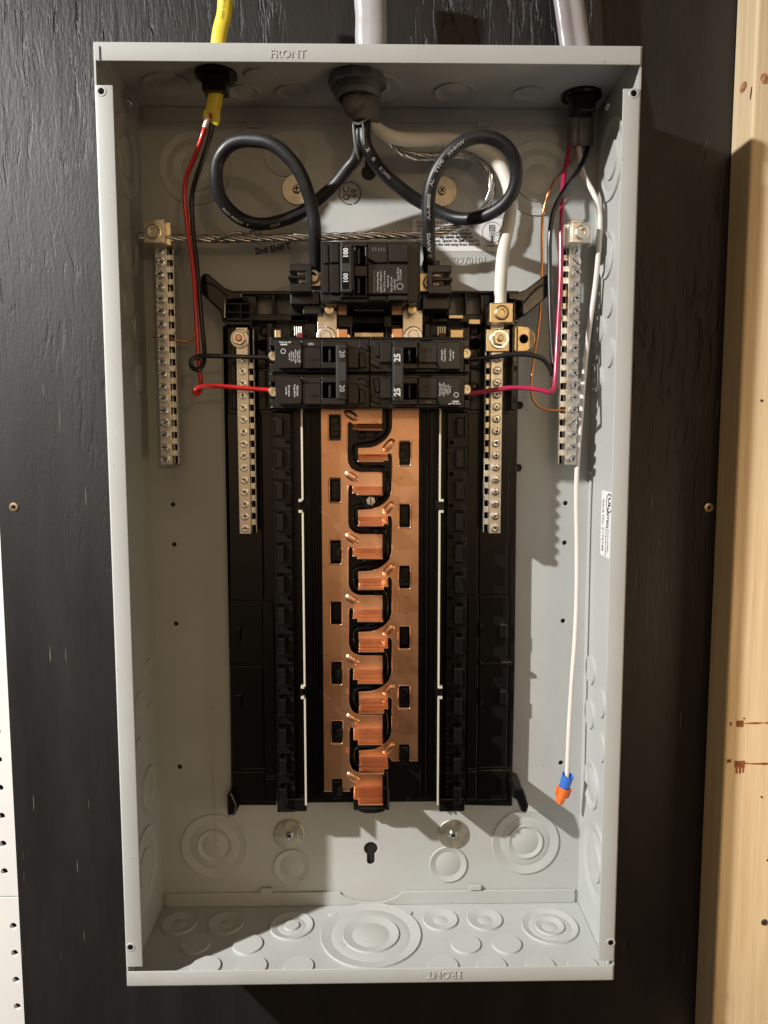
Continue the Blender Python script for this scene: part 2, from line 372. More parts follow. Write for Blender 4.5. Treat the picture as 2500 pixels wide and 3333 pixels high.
def strand(name, path, R, r, k, m, parent, pitch=.028, ref=(0, -1, 0)):
    mb = MB(); fr = frames(path); s = 0; ang = [0]
    for i in range(1, len(path)): s += (path[i] - path[i - 1]).length; ang.append(s / pitch * 2 * PI)
    for q in range(k):
        sub = []
        for i, p in enumerate(path):
            T, N, B = fr[i]; a = ang[i] + 2 * PI * q / k; rr = R * (1 + .13 * math.sin(i * .05 + q * 2.1))
            sub.append(p + N * math.cos(a) * rr + B * math.sin(a) * rr)
        tube(mb, sub, r, 8)
    return mb.build(name, m, parent, smooth=60)
def text_mesh(s, size, extrude=0, align='CENTER', bold=0, sx=1.0):
    c = bpy.data.curves.new('t', 'FONT'); c.body = s; c.size = size; c.align_x = align; c.align_y = 'CENTER'; c.extrude = extrude; c.offset = bold
    c.resolution_u = 2
    o = bpy.data.objects.new('t', c); COL.objects.link(o); dg = bpy.context.evaluated_depsgraph_get()
    me = bpy.data.meshes.new_from_object(o.evaluated_get(dg)); bpy.data.objects.remove(o)
    for v in me.vertices: v.co.x *= sx
    return me
def text(name, items, m, parent, label=None, extrude=0.0):
    """items: (string, size, centre, right vector, up vector, align, bold, squeeze): one mesh of writing"""
    V = []; F = []
    for it in items:
        s, size, cen, U, W = it[:5]; al = it[5] if len(it) > 5 else 'CENTER'; bo = it[6] if len(it) > 6 else 0; sx = it[7] if len(it) > 7 else 1
        me = text_mesh(s, size, extrude, al, bo, sx); U = Vector(U).normalized(); W = Vector(W).normalized(); N = U.cross(W); k = len(V)
        V += [Vector(cen) + U * v.co.x + W * v.co.y + N * v.co.z for v in me.vertices]
        F += [tuple(k + i for i in p.vertices) for p in me.polygons]
    me = bpy.data.meshes.new(name); me.from_pydata([tuple(v) for v in V], [], F); me.update()
    return link(name, me, m, parent, label)
def print_on_tube(name, s, size, path, r, s0, a0, m, parent, flip=False, bold=0, sx=1.0):
    fr = frames(path, (0, -1, 0)); L = [0]
    for i in range(1, len(path)): L.append(L[-1] + (path[i] - path[i - 1]).length)
    me = text_mesh(s, size, 0, 'LEFT', bold, sx); V = []
    for v in me.vertices:
        x, y = v.co.x, v.co.y
        if flip: x, y = -x, -y
        q = min(max(s0 + x, 0), L[-1] - 1e-6); i = 0
        lo, hi = 0, len(L) - 2
        while lo < hi:
            mid = (lo + hi + 1) // 2
            if L[mid] <= q: lo = mid
            else: hi = mid - 1
        i = lo; t = (q - L[i]) / (L[i + 1] - L[i]); p = path[i].lerp(path[i + 1], t)
        N = fr[i][1].lerp(fr[i + 1][1], t).normalized(); B = fr[i][2].lerp(fr[i + 1][2], t).normalized(); a = a0 + y / r
        V.append(p + (N * math.cos(a) - B * math.sin(a)) * (r + .00012))
    m2 = bpy.data.meshes.new(name); m2.from_pydata([tuple(v) for v in V], [], [tuple(p.vertices) for p in me.polygons]); m2.update()
    return link(name, m2, m, parent)
def plate(name, outer, holes, yf, th, m, parent, bev=.0002, label=None, smooth=30):
    """flat sheet with cut-outs; outlines as (x, z); front face at yf"""
    c = bpy.data.curves.new('c', 'CURVE'); c.dimensions = '2D'; c.fill_mode = 'BOTH'
    for loop in [outer] + holes:
        sp = c.splines.new('POLY'); sp.points.add(len(loop) - 1); sp.use_cyclic_u = True
        for i, (x, z) in enumerate(loop): sp.points[i].co = (x, z, 0, 1)
    c.extrude = max(th / 2 - bev, 1e-5); c.bevel_depth = bev; c.bevel_resolution = 1; c.offset = -bev
    o = bpy.data.objects.new('c', c); COL.objects.link(o); dg = bpy.context.evaluated_depsgraph_get()
    me = bpy.data.meshes.new_from_object(o.evaluated_get(dg)); bpy.data.objects.remove(o)
    yc = yf + th / 2
    me.transform(Matrix(((1, 0, 0, 0), (0, 0, -1, yc), (0, 1, 0, 0), (0, 0, 0, 1)))); me.name = name
    me.materials.clear()
    me.polygons.foreach_set('use_smooth', [True] * len(me.polygons)); me.set_sharp_from_angle(angle=math.radians(smooth))
    return link(name, me, m, parent, label)
def circ(cx, cz, r, n=28): return [(cx + r * math.cos(2 * PI * i / n), cz + r * math.sin(2 * PI * i / n)) for i in range(n)]
def pcirc(px, py, rp, y, n=28):
    c = P(px, py, y); r = (P(px + rp, py, y) - P(px - rp, py, y)).length / 2; return circ(c.x, c.z, r, n)
def px2m(px, py, rp, y): return (P(px + rp, py, y) - P(px - rp, py, y)).length / 2

# ================================================================== SETTING
b = MB().box(-.3045, .62, 0, .012, -1.0, 1.0)
wall = tag(b.build('wall', PLY), 'black painted plywood wall behind the grey panel box', 'wall'); wall['kind'] = 'structure'
# pegboard to the left of the plywood
hs = []
pz0 = P(10, 2565, .0125).z
for i in range(-9, 22):
    for j in range(0, 8):
        hs.append(circ((P(14, 2835, .0125).x if i > -14 and pz0 + .0254 * i > P(20, 2919, .0125).z else P(41, 2970, .0125).x) - .0254 * j, pz0 + .0254 * i, .0030, 14))
seamz = P(20, 2919, .0125).z
up = [h for h in hs if h[3][1] > seamz + .002]; dn = [h for h in hs if h[3][1] < seamz - .002]
peg = thing('pegboard', 'white perforated pegboard along the left edge of the black plywood', 'pegboard', (-.4, .016, seamz))
plate('upper_sheet', [(-.52, seamz + .0006), (-.296, seamz + .0006), (-.296, pz0 + .55), (-.52, pz0 + .55)], [h for h in up if h[0][1] < pz0 + .54], .0125, .004, WHITEB, peg)
plate('lower_sheet', [(-.52, pz0 - .26), (-.296, pz0 - .26), (-.296, seamz - .0006), (-.52, seamz - .0006)], [h for h in dn if h[0][1] > pz0 - .25], .0125, .004, WHITEB, peg)
MB().box(-.52, -.296, .018, .022, pz0 - .26, pz0 + .55).build('backing', DARK, peg)
# pine stud
stud = thing('wood_stud', 'pale pine stud with knots and rusty marks right of the black plywood', 'stud', (.33, -.017, -1))
MB().box(.2868, .3760, -.0345, -.0005, -1.0, 1.0).build('post', PINE, stud, bevel=.0022, seg=3)
def knot(px, py, rx, rz, rot):
    c = P(px, py, -.0345); mb = MB(); n = 26
    rings = [(1, 0.0), (.95, .0006), (.62, .0004), (.55, .0007), (0.001, .0008)]
    vs = []; fs = []
    for k, h in rings:
        for i in range(n):
            a = 2 * PI * i / n; u, v = rx * k * math.cos(a), rz * k * math.sin(a)
            vs.append((c.x + u * math.cos(rot) - v * math.sin(rot), -.0344 - h, c.z + u * math.sin(rot) + v * math.cos(rot)))
    for k in range(len(rings) - 1):
        for i in range(n): fs.append((k * n + i, k * n + (i + 1) % n, (k + 1) * n + (i + 1) % n, (k + 1) * n + i))
    mb.add(vs, fs); mb.build('knot', KNOT, stud, smooth=50)
knot(2420, 284, .0022, .0045, -.35); knot(2488, 256, .0032, .0040, .2)
mk = MB()
for (x0, y0, x1, y1) in ((2397, 2345, 2420, 2365), (2420, 2352, 2500, 2355), (2376, 2350, 2382, 2362), (2392, 2477, 2424, 2498), (2395, 2498, 2401, 2518), (2406, 2498, 2412, 2516), (2417, 2496, 2422, 2515), (2424, 2483, 2500, 2488), (2366, 2472, 2380, 2482)):
    nseg = 6; a = P(x0, y0, -.0347); c = P(x1, y1, -.0347)
    top = [(a.x + (c.x - a.x) * i / nseg, a.z + random.uniform(-.0004, .0004)) for i in range(nseg + 1)]
    bot = [(a.x + (c.x - a.x) * i / nseg, c.z + random.uniform(-.0006, .0006)) for i in range(nseg, -1, -1)]
    mk.prism(top + bot, -.0347, -.03455)
mk.build('ink_stamp', RUST, stud, whole=True, label='rusty brown printed stamp marks')
for px, py, r in ((2479, 1304, 4.5), (2479, 2594, 3.5), (2422, 2338, 3), (2488, 3002, 11), (2499, 2800, 4)):
    mr = px2m(px, py, r, -.0345); MB().lathe([(mr, 0), (mr * .9, .0005), (mr * .3, .0007), (.00001, .0006)], P(px, py, -.0345), n=16).build('nail', mat('nail_%d' % py, (.05, .03, .02), .6), stud, smooth=50)
# wall screws (star drive)
def wall_screw(px, py, label):
    c = P(px, py, 0); r = px2m(px, py, 15, 0)
    t = thing('wood_screw', label, 'screw', c, 'screws in the plywood')
    MB().lathe([(r, 0), (r * .96, .0007), (r * .52, .0009), (r * .50, .0002), (0.00001, .0002)], c, n=30).build('screw_head', BRASS, t, smooth=40)
    st = [(c.x + (r * .42 if i % 2 == 0 else r * .22) * math.cos(PI * i / 6), c.z + (r * .42 if i % 2 == 0 else r * .22) * math.sin(PI * i / 6)) for i in range(12)]
    MB().prism(st, -.00105, -.0002).build('drive_recess', DARK, t)
wall_screw(45, 1650, 'brassy star-drive screw in the black plywood left of the box')
wall_screw(2307, 1652, 'brassy star-drive screw in the black plywood beside the pine stud')

# ================================================================== ENCLOSURE
HX, HZ, YF, T = .1810, .3308, -.0976, .0013
YB = -.0022                      # inner face of the back
FL = .0123                       # flange width
enc = thing('panel_enclosure', 'open grey steel electrical panel box screwed to the black wall', 'electrical panel', (0, 0, -HZ))
# back sheet with holes
def keyhole(px, py, r, sr, dpy, y):
    c = P(px, py, y); R = px2m(px, py, r, y); q = px2m(px, py, sr, y); e = P(px, py + dpy, y).z
    s = 1 if e > c.z else -1; a0 = math.asin(q / R); pts = []
    n = 22
    for i in range(n + 1):
        a = PI / 2 * s + a0 + (2 * PI - 2 * a0) * i / n; pts.append((c.x + R * math.cos(a), c.z + R * math.sin(a)))
    for i in range(9):
        a = (0 if s > 0 else PI) + PI * i / 8; pts.append((c.x + q * math.cos(a), e + q * math.sin(a)))
    return pts
holes = [keyhole(1207, 2762, 22, 12.5, 40, YB), keyhole(1200, 562, 24, 11, -48, YB)]
for px, py in ((563, 1642), (567, 1772), (573, 2030), (585, 2496), (1841, 1638), (1838, 1767), (1833, 2021), (1826, 2483), (1690, 1319), (1686, 1523)):
    holes.append(pcirc(px, py, 7.5 if py < 1300 or py > 1600 else 13, YB, 20))
plate('back_panel', [(-HX + .0002, -HZ + .0002), (HX - .0002, -HZ + .0002), (HX - .0002, HZ - .0002), (-HX + .0002, HZ - .0002)], holes, YB, .0013, GREY, enc, bev=.00035)
# side walls: sheet + front flange with rounded bend
def lprofile(side):
    s = side; R = .0016; pts = []
    # outer outline in (x, y), going from back outer to flange tip, then back inside
    X = s * HX; pts.append((X, -.0008)); 
    for i in range(7):
        a = PI / 2 * i / 6; pts.append((X - s * R + s * R * math.cos(a), YF + R - R * math.sin(a)))
    tip = X - s * FL
    for i in range(5):
        a = PI * i / 4; pts.append((tip + s * .0006 - s * .0006 * math.sin(a), YF + .0006 - .0006 * math.cos(a)))
    r2 = .0006
    for i in range(5):
        a = PI / 2 * (1 - i / 4); pts.append((X - s * (T + r2) + s * r2 * math.cos(a), YF + T + r2 - r2 * math.sin(a)))
    pts.append((X - s * T, -.0008)); return pts
def extrude_z(mb, prof, z0, z1):
    n = len(prof); vs = [(x, y, z0) for x, y in prof] + [(x, y, z1) for x, y in prof]
    mb.add(vs, [tuple(range(n)), tuple(range(2 * n - 1, n - 1, -1))] + [(i, (i + 1) % n, n + (i + 1) % n, n + i) for i in range(n)]); return mb
zt, zb = P(340, 277, YF).z, P(440, 3146, YF).z
def arc_strip(px, py, n=7, a=0, b=PI): pass
for s, nm in ((-1, 'left'), (1, 'right')):
    mb = MB(); prof = lprofile(s)
    # wall sheet above and below the flange run
    mb.box(s * HX, s * (HX - T), -.0008, YF + .0012, zt, HZ); mb.box(s * HX, s * (HX - T), -.0008, YF + .0012, -HZ, zb)
    extrude_z(mb, prof, zb, zt)
    o = mb.build('side_wall', GREY, enc, smooth=35)
    # the flange screw holes as rimmed dimples
    for (px, py) in (((330, 297), (425, 3083)) if s < 0 else ((2063, 304), (1988, 3068))):
        c = P(px, py, YF); R = .0021
        MB().lathe([(R * 1.7, -.0001), (R * 1.45, .00035), (R * 1.0, .0003), (R * .95, -.00005)], (c.x, YF, c.z), n=24, close=False).build('screw_hole', GREY, enc, smooth=40)
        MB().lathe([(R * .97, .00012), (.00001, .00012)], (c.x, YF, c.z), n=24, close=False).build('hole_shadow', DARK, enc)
# top and bottom walls: sheet + front flange + back flange
def zprofile(s):
    R = .0018; z = s * HZ; pts = [(-.0008, z)]
    for i in range(7):
        a = PI / 2 * i / 6; pts.append((YF + R - R * math.sin(a) - .0006, z - s * R + s * R * math.cos(a)))
    tip = z - s * FL
    for i in range(5):
        a = PI * i / 4; pts.append((YF + .0006 - .0006 * math.cos(a) - .0006, tip + s * .0006 - s * .0006 * math.sin(a)))
    for i in range(4):
        a = PI / 2 * (1 - i / 3); pts.append((YF + T + .0006 - .0006 * math.sin(a) - .0006, z - s * (T + .0006) + s * .0006 * math.cos(a)))
    pts.append((-.0008, z - s * T)); return pts
for s in (1, -1):
    prof = zprofile(s); n = len(prof); mb = MB(); xa = HX - T - .0004
    xf = HX - T - .0022
    vs = [(-xa, y, z) for y, z in prof] + [(xa, y, z) for y, z in prof]
    mb.add(vs, [tuple(range(n)), tuple(range(2 * n - 1, n - 1, -1))] + [(i, (i + 1) % n, n + (i + 1) % n, n + i) for i in range(n)])
    mb.build('top_wall' if s > 0 else 'bottom_wall', GREY, enc, smooth=35)
    # return tabs at the front corners
    tb = MB()
    for q in (-1, 1): tb.box(q * (HX - T - .0002), q * (HX - T - .0012), YF + .0004, YF + .012, s * (HZ - .0018), s * (HZ - FL + .001))
    tb.build('corner_tab', GREY, enc, bevel=.0004)
# back flanges
zf = P(1250, 398, -.0035).z
plate('back_flange', [(-.176, zf), (.176, zf), (.176, HZ - T - .0002), (-.176, HZ - T - .0002)], [], -.0036, .0012, GREY, enc, bev=.0004)
fl = [P(532, 2908, -.0036), P(1107, 2903, -.0036)]
ctr = P(1207, 2903, -.0036); arc = []
pa = [P(1107, 2903, -.0036), P(1112, 2912, -.0036), P(1135, 2924, -.0036), P(1170, 2934, -.0036), P(1207, 2937, -.0036), P(1250, 2934, -.0036), P(1285, 2922, -.0036), P(1303, 2910, -.0036), P(1310, 2902, -.0036)]
zz = pa[0].z
poly = [(-.1765, -HZ + T + .0002), (.1765, -HZ + T + .0002), (.1765, zz), (pa[-1].x, zz)] + [(p.x, min(p.z, zz)) for p in pa[::-1][1:-1]] + [(pa[0].x, zz), (-.1765, zz)]
plate('back_flange', poly, [], -.0040, .0014, GREY, enc, bev=.0004)
lt = MB()
for px, py in ((868, 2897), (1547, 2887), (822, 406), (1574, 404)):
    c = P(px, py, -.0035); lt.box(c.x - .0050, c.x + .0050, -.0052, -.0030, c.z - .0022, c.z + .0022)
lt.build('retaining_tab', GREY, enc, bevel=.0005)
# knock-outs
def knockout(org, axis, radii, h=.0016, edge=.0006, flip=1):
    """concentric pressed rings: alternating raised discs with a narrow groove at each edge"""
    prof = [(max(radii) + edge * 1.8, -.00015), (max(radii) + edge, .00003)]
    rs = sorted(radii, reverse=True); lvl = flip
    for i, r in enumerate(rs):
        up = h if lvl > 0 else .00022
        prev = prof[-1][1]
        prof += [(r + edge * .30, .00004), (r - edge * .35, up)]
        lvl = -lvl
    prof.append((.00001, prof[-1][1]))
    MB().lathe(prof, org, axis, n=56, close=False).build('knockout', GREY, enc, smooth=28)
for px, py, rr in ((700, 2752, (42, 56, 80, 108)), (1710, 2739, (42, 56, 80, 108)), (951, 2820, (38, 59)), (1459, 2812, (40, 60)), (636, 548, (46, 72, 92, 117)), (1750, 582, (46, 72, 92, 117)), (928, 503, (46, 70)), (1475, 508, (46, 70))):
    c = P(px, py, YB); knockout(c, (0, -1, 0), [px2m(px, py, r, YB) for r in rr], h=.0013)
zB, zT = -HZ + T, HZ - T
k1 = 1 / 1.843
for X, Y, rr in ((432, 935, (42, 103)), (710, 935, (40, 103)), (1105, 950, (45, 82, 128)), (1353, 880, (24,)), (1580, 1000, (110, 168, 235, 300)), (530, 1060, (88,)), (842, 1063, (88,)), (590, 1196, (88,)), (868, 1196, (88,)), (1148, 1196, (88,))):
    c = PZ(350 + X * k1, 2500 + Y * k1, zB); c2 = PZ(350 + (X + 100) * k1, 2500 + Y * k1, zB); q = (c2 - c).length / 100
    knockout(c, (0, 0, 1), [r * q for r in rr])
for X, Y, rr in ((430, 912, (42, 103)), (697, 912, (42, 103)), (235, 876, (24,)), (1087, 952, (45, 85, 125, 166)), (583, 1060, (88,)), (828, 1060, (88,)), (448, 1193, (90,)), (738, 1193, (90,)), (1030, 1193, (90,)), (1285, 1190, (90,))):
    c = PZ(1200 + X * k1, 2500 + Y * k1, zB); c2 = PZ(1200 + (X + 100) * k1, 2500 + Y * k1, zB); q = (c2 - c).length / 100
    knockout(c, (0, 0, 1), [r * q for r in rr])
for px, py, rr in ((545, 271, (40, 78)), (795, 296, (28, 52)), (950, 298, (28, 52)), (848, 242, (50,)), (1480, 296, (44, 66)), (1722, 300, (28, 50)), (1200, 285, (70, 108))):
    c = PZ(px, py, zT); c2 = PZ(px + 60, py, zT); q = (c2 - c).length / 60
    knockout(c, (0, 0, -1), [r * q for r in rr])
xW = HX - T
sidek = []
for px, py, rr in ((1925, 2181, (46,)), (1922, 2325, (46,)), (1958, 2289, (46,)), (1958, 2434, (46,)), (1927, 2556, (52, 74)), (1939, 2809, (60, 92, 128)), (1986, 1150, (46,)), (1947, 1231, (46,)), (1977, 832, (52, 74)), (1984, 986, (46,)), (1953, 1073, (46,)), (1992, 520, (62, 95, 128))):
    c = PX(px, py, xW); c2 = PX(px, py + 60, xW); q = abs(c2.z - c.z) / 60
    sidek.append((c, [r * q for r in rr]))
for c, rr in sidek:
    knockout(c, (-1, 0, 0), rr); knockout((-c.x, c.y, c.z), (1, 0, 0), rr)
for px, py in ((445, 333), (1942, 345)):
    c = P(px, py, -.028); MB().lathe([(.0035, 0), (.0032, .002), (.0018, .0032), (.00001, .0034)], (math.copysign(xW, c.x), c.y, c.z), (-math.copysign(1, c.x), 0, 0), n=18).build('corner_rivet', ZINC, enc, smooth=50)
# embossed and stamped writing
def em(s, px0, px1, py, y, up=(0, 0, 1), right=(1, 0, 0), hpx=30, bold=0):
    pass
text('embossed_front', [('FRONT', P(0, 158, YF).z - P(0, 196, YF).z, P(937, 177, YF - .0006), (1, 0, 0), (0, 0, 1), 'CENTER', .0001, 1.0)], GREY, enc, extrude=.00045)
text('embossed_front', [('FRONT', P(0, 3156, YF).z - P(0, 3189, YF).z, P(1446, 3172, YF - .0006), (-1, 0, 0), (0, 0, -1), 'CENTER', .0001, 1.0)], GREY, enc, extrude=.00045)
text('embossed_number', [('1002970101', .0079, P(1509, 849, YB), (1, 0, 0), (0, 0, 1), 'CENTER', 0.00005, .94)], GREY, enc, extrude=.00045)
text('embossed_line', [('LINE', .0135, P(903, 945, YB), (1, 0, 0), (0, 0, 1), 'CENTER', 0, 1.0)], GREY, enc, extrude=.0004)
cc = P(1139, 629, YB - .0001)
q = MB(); R0 = px2m(1139, 629, 35, YB)
for i in range(40):
    a = 2 * PI * i / 40; b2 = 2 * PI * (i + 1) / 40
    if 14 <= i <= 15 or i in (31,): continue
    q.add([(cc.x + (R0 + d) * math.cos(t), YB - .00035, cc.z + (R0 + d) * math.sin(t)) for t, d in ((a, -.00035), (b2, -.00035), (b2, .00035), (a, .00035))], [(0, 1, 2, 3)])
q.build('stamp_ring', INK, enc, whole=True)
ang = math.radians(9)
text('ink_stamp', [('QC', .0070, P(1128, 630, YB - .0003), (0, 0, 1), (-1, 0, 0), 'CENTER', .00005), ('69', .0068, P(1153, 629, YB - .0003), (0, 0, 1), (-1, 0, 0), 'CENTER', .00005)], INK, enc)
text('shift_stamp', [('2nd SHIFT', .0072, P(888, 810, YB - .0003), (math.cos(ang), 0, math.sin(ang)), (-math.sin(ang), 0, math.cos(ang)), 'CENTER', .00022, .92),
    ('STD', .0062, P(833, 758, YB - .0003), (math.cos(ang), 0, math.sin(ang)), (-math.sin(ang), 0, math.cos(ang)), 'CENTER', .0002, .9)], INK, enc)
# warning sticker on the back
def rrect(x0, x1, z0, z1, r, n=5):
    pts = []
    for cx, cz, a in ((x1 - r, z1 - r, 0), (x0 + r, z1 - r, PI / 2), (x0 + r, z0 + r, PI), (x1 - r, z0 + r, 3 * PI / 2)):
        for i in range(n + 1): pts.append((cx + r * math.cos(a + PI / 2 * i / n), cz + r * math.sin(a + PI / 2 * i / n)))
    return pts
a, c = P(1343, 711, YB), P(1652, 818, YB)
lab = plate('warning_sticker', rrect(a.x, c.x, c.z, a.z, .0015), [], YB - .00022, .0002, STICK, enc, bev=.00001, label='white printed instruction sticker')
lines = ['If this device is to be mounted on a', 'wall, the neutral bonding lug must be', 'torqued before it is hung, prior to', 'supply, to ensure proper contact', 'with the tang. See wiring diagram for', 'proper torques. Spacer kit SMK1 may be', 'used to place the unit away from the wall.']
its = []
ystart = [723.5, 736, 748, 759, 771, 783, 795]
for s_, yy in zip(lines, ystart):
    its.append((s_, .00335, P(1356, yy, YB - .0005), (1, 0, 0), (0, 0, 1), 'LEFT', .00004 if yy not in (759, 771) else .0001, .90 if len(s_) > 33 else .98))
its.append(('4740081 Rev. D', .0021, P(1583, 800, YB - .0005), (1, 0, 0), (0, 0, 1), 'LEFT', .00003))
text('sticker_text', its, INK, lab)
q = MB(); c0 = P(1602, 756, YB - .0005)
def ring(mb, x, z, r, w_, y, n=36):
    for i in range(n):
        a, b2 = 2 * PI * i / n, 2 * PI * (i + 1) / n
        mb.add([(x + (r + d) * math.cos(t), y, z + (r + d) * math.sin(t)) for t, d in ((a, -w_), (b2, -w_), (b2, w_), (a, w_))], [(0, 1, 2, 3)])
def rectl(mb, x0, x1, z0, z1, w_, y):
    for (p0, p1, q0, q1) in ((x0, x1, z0 - w_, z0 + w_), (x0, x1, z1 - w_, z1 + w_), (x0 - w_, x0 + w_, z0, z1), (x1 - w_, x1 + w_, z0, z1)):
        mb.add([(p0, y, q0), (p1, y, q0), (p1, y, q1), (p0, y, q1)], [(0, 1, 2, 3)])
yy = YB - .0005; m1 = .00025
ring(q, c0.x, c0.z, .0080, .00015, yy); ring(q, c0.x - .0002, c0.z + .0034, .0011, .0003, yy - .00002, 20); ring(q, c0.x, c0.z - .0012, .0011, .0002, yy, 20); ring(q, c0.x + .0042, c0.z - .0012, .0013, .00012, yy, 20)
rectl(q, c0.x - .0022, c0.x + .0020, c0.z + .0012, c0.z + .0055, .00022, yy); rectl(q, c0.x - .0020, c0.x + .0020, c0.z - .0034, c0.z + .0009, .0001, yy)
rectl(q, c0.x - .0016, c0.x + .0016, c0.z - .0075, c0.z - .0036, .0001, yy)
q.add([(c0.x + .0048, yy, c0.z - .0004), (c0.x + .0066, yy, c0.z + .0034), (c0.x + .0074, yy, c0.z + .0012)], [(0, 1, 2)])
q.add([(c0.x - .0003, yy, c0.z - .0024), (c0.x + .0003, yy, c0.z - .0024), (c0.x + .0008, yy, c0.z - .0072), (c0.x - .0008, yy, c0.z - .0072)], [(0, 1, 2, 3)])
q.build('sticker_diagram', INK, lab, whole=True)
# listing sticker on the inner right wall
p0, p1, p2, p3 = [PX(px, py, xW) for px, py in ((1965, 1592), (1990, 1607), (1982, 1826), (1950, 1794))]
ya, yb2 = (p0.y + p3.y) / 2, min(p1.y, p2.y); za, zc = (p0.z + p1.z) / 2, (p3.z + p2.z) / 2
ul = MB().box(xW - .0003, xW, ya, yb2 - .004, zc, za).build('listing_sticker', STICK, enc, label='white listing sticker with serial number', bevel=.0001)
def onw(y, z): return (xW - .00045, y, z)
# text runs downward; glyph tops point towards the room
dn_, out = (0, 0, -1), (0, -1, 0)
zl = za - zc
text('sticker_text', [('Issue No. 0173748', .0062, onw(ya - .0055, za - zl * .53), dn_, out, 'CENTER', .00002, .85),
    ('LISTED', .0062, onw(ya - .0165, za - zl * .40), dn_, out, 'CENTER', .0002, .8), ('ENCLOSED', .0036, onw(ya - .0185, za - zl * .74), dn_, out, 'CENTER', .00002), ('PANELBOARD', .0036, onw(ya - .0135, za - zl * .76), dn_, out, 'CENTER', .00002),
    ('UL', .0072, onw(ya - .0195, za - zl * .17), dn_, out, 'CENTER', .0003)], INK, ul)
q = MB(); n = 32
for i in range(n):
    a, b2 = 2 * PI * i / n, 2 * PI * (i + 1) / n
    q.add([(xW - .00045, ya - .0195 + (.0068 + d) * math.cos(t), za - zl * .17 + (.0068 + d) * math.sin(t)) for t, d in ((a, -.0005), (b2, -.0005), (b2, .0005), (a, .0005))], [(0, 1, 2, 3)])
q.build('sticker_ring', INK, ul, whole=True)
# pen line on the top left corner
c = P(325, 170, YF - .0007)
MB().box(P(324, 170, YF).x, P(327, 170, YF).x, YF - .0012, YF + .001, P(320, 196, YF).z, P(320, 152, YF).z).build('pen_mark', BLUEPEN, enc)

# mounting screws with washers
def mount(px, py, rot, label):
    c = P(px, py, YB); r = px2m(px, py, 49, YB)
    t = thing('mounting_screw', label, 'screw', c, 'mounting screws with fender washers')
    MB().lathe([(r * .28, .0002), (r, .0002), (r, .0012), (r * .97, .0015), (r * .28, .0015)], c, n=48, close=False).build('washer', WASHM, t, smooth=30)
    h = r * .27
    s_ = MB().lathe([(h * 1.05, .0012), (h, .0030), (h * .75, .0040), (.00001, .0042)], c, n=28).build('screw_head', ZINC if py > 2000 else WASHM, t, smooth=40)
    cr_ = MB()
    for k in (0, 1):
        a = rot + k * PI / 2; u = Vector((math.cos(a), 0, math.sin(a))); v = Vector((-math.sin(a), 0, math.cos(a))); o = Vector((c.x, YB - .0040, c.z))
        L_, W_ = h * .62, h * .14
        cr_.add([o + u * i * L_ + v * j * W_ + Vector((0, d, 0)) for d in (-.0004, .0012) for i, j in ((-1, -1), (1, -1), (1, 1), (-1, 1))], [(0, 1, 2, 3), (7, 6, 5, 4), (0, 4, 5, 1), (1, 5, 6, 2), (2, 6, 7, 3), (3, 7, 4, 0)])
    cr_.build('cross_recess', DARK, s_)
mount(967, 618, .05, 'cross-head screw and fender washer inside the left black cable loop'); mount(1438, 624, .7, 'cross-head screw and fender washer inside the right black cable loop')
mount(942, 2714, .75, 'cross-head screw and grey washer below the black base, left of the keyhole'); mount(1474, 2712, .8, 'cross-head screw and grey washer below the black base, right of the keyhole')

# ================================================================== INTERIOR: plastic base with bus bars
ia = thing('bus_assembly', 'black plastic base carrying two interlocking copper bus bars in the open box', 'bus assembly', (0, -.003, -.24))
mb = MB()
# wings
W1 = -.012
mb.pprism([(722, 1062), (738, 1062), (742, 1600), (748, 2200), (752, 2560), (738, 2590), (740, 2655), (763, 2655), (780, 2622), (900, 2622), (892, 1062)], W1, -.0035)
mb.pprism([(1512, 1062), (1690, 1062), (1682, 1600), (1676, 2200), (1668, 2560), (1668, 2625), (1512, 2622)], W1, -.0035)
mb.build('base_wing', PLAST, ia, bevel=.0008)
# raised panels, seams and clips on the wings
mb = MB()
for x0, y0, x1, y1 in ((745, 1345, 853, 1955), (748, 1964, 856, 2160), (752, 2168, 858, 2505), (756, 2512, 862, 2610), (855, 1345, 893, 1958), (858, 1966, 896, 2528), (862, 2534, 900, 2612),
    (1562, 1345, 1656, 1936), (1560, 1942, 1654, 2152), (1558, 2158, 1652, 2500), (1556, 2506, 1650, 2605), (1520, 1345, 1556, 1940), (1520, 1946, 1556, 2505), (1520, 2510, 1552, 2605),
    (745, 1072, 768, 1335), (812, 1072, 866, 1200), (812, 1206, 866, 1335), (1664, 1072, 1684, 1335), (1530, 1072, 1572, 1200), (1530, 1206, 1572, 1335)):
    mb.pbox(x0, y0, x1, y1, W1 - .0022, W1 + .001)
mb.build('wing_panel', PLAST, ia, bevel=.0007)
mb = MB()
for x0, y0, x1, y1 in ((1560, 2033, 1574, 2080), (1626, 2030, 1652, 2080), (1560, 2250, 1570, 2300), (1626, 2248, 1652, 2298), (763, 2040, 783, 2088), (760, 2260, 786, 2310), (1628, 2152, 1668, 2166), (1560, 2152, 1572, 2170)):
    mb.pbox(x0, y0, x1, y1, W1 - .0055, W1)
mb.build('wing_clip', PLAST, ia, bevel=.0012, seg=3)
# feet
mb = MB(); mb.pprism([(1668, 2562), (1704, 2566), (1712, 2590), (1722, 2625), (1716, 2648), (1698, 2646), (1682, 2605), (1668, 2600)], -.034, -.004)
mb.pprism([(738, 2590), (750, 2575), (770, 2620), (762, 2655), (741, 2655)], -.024, -.004)
mb.build('base_foot', PLAST, ia, bevel=.002, seg=3)
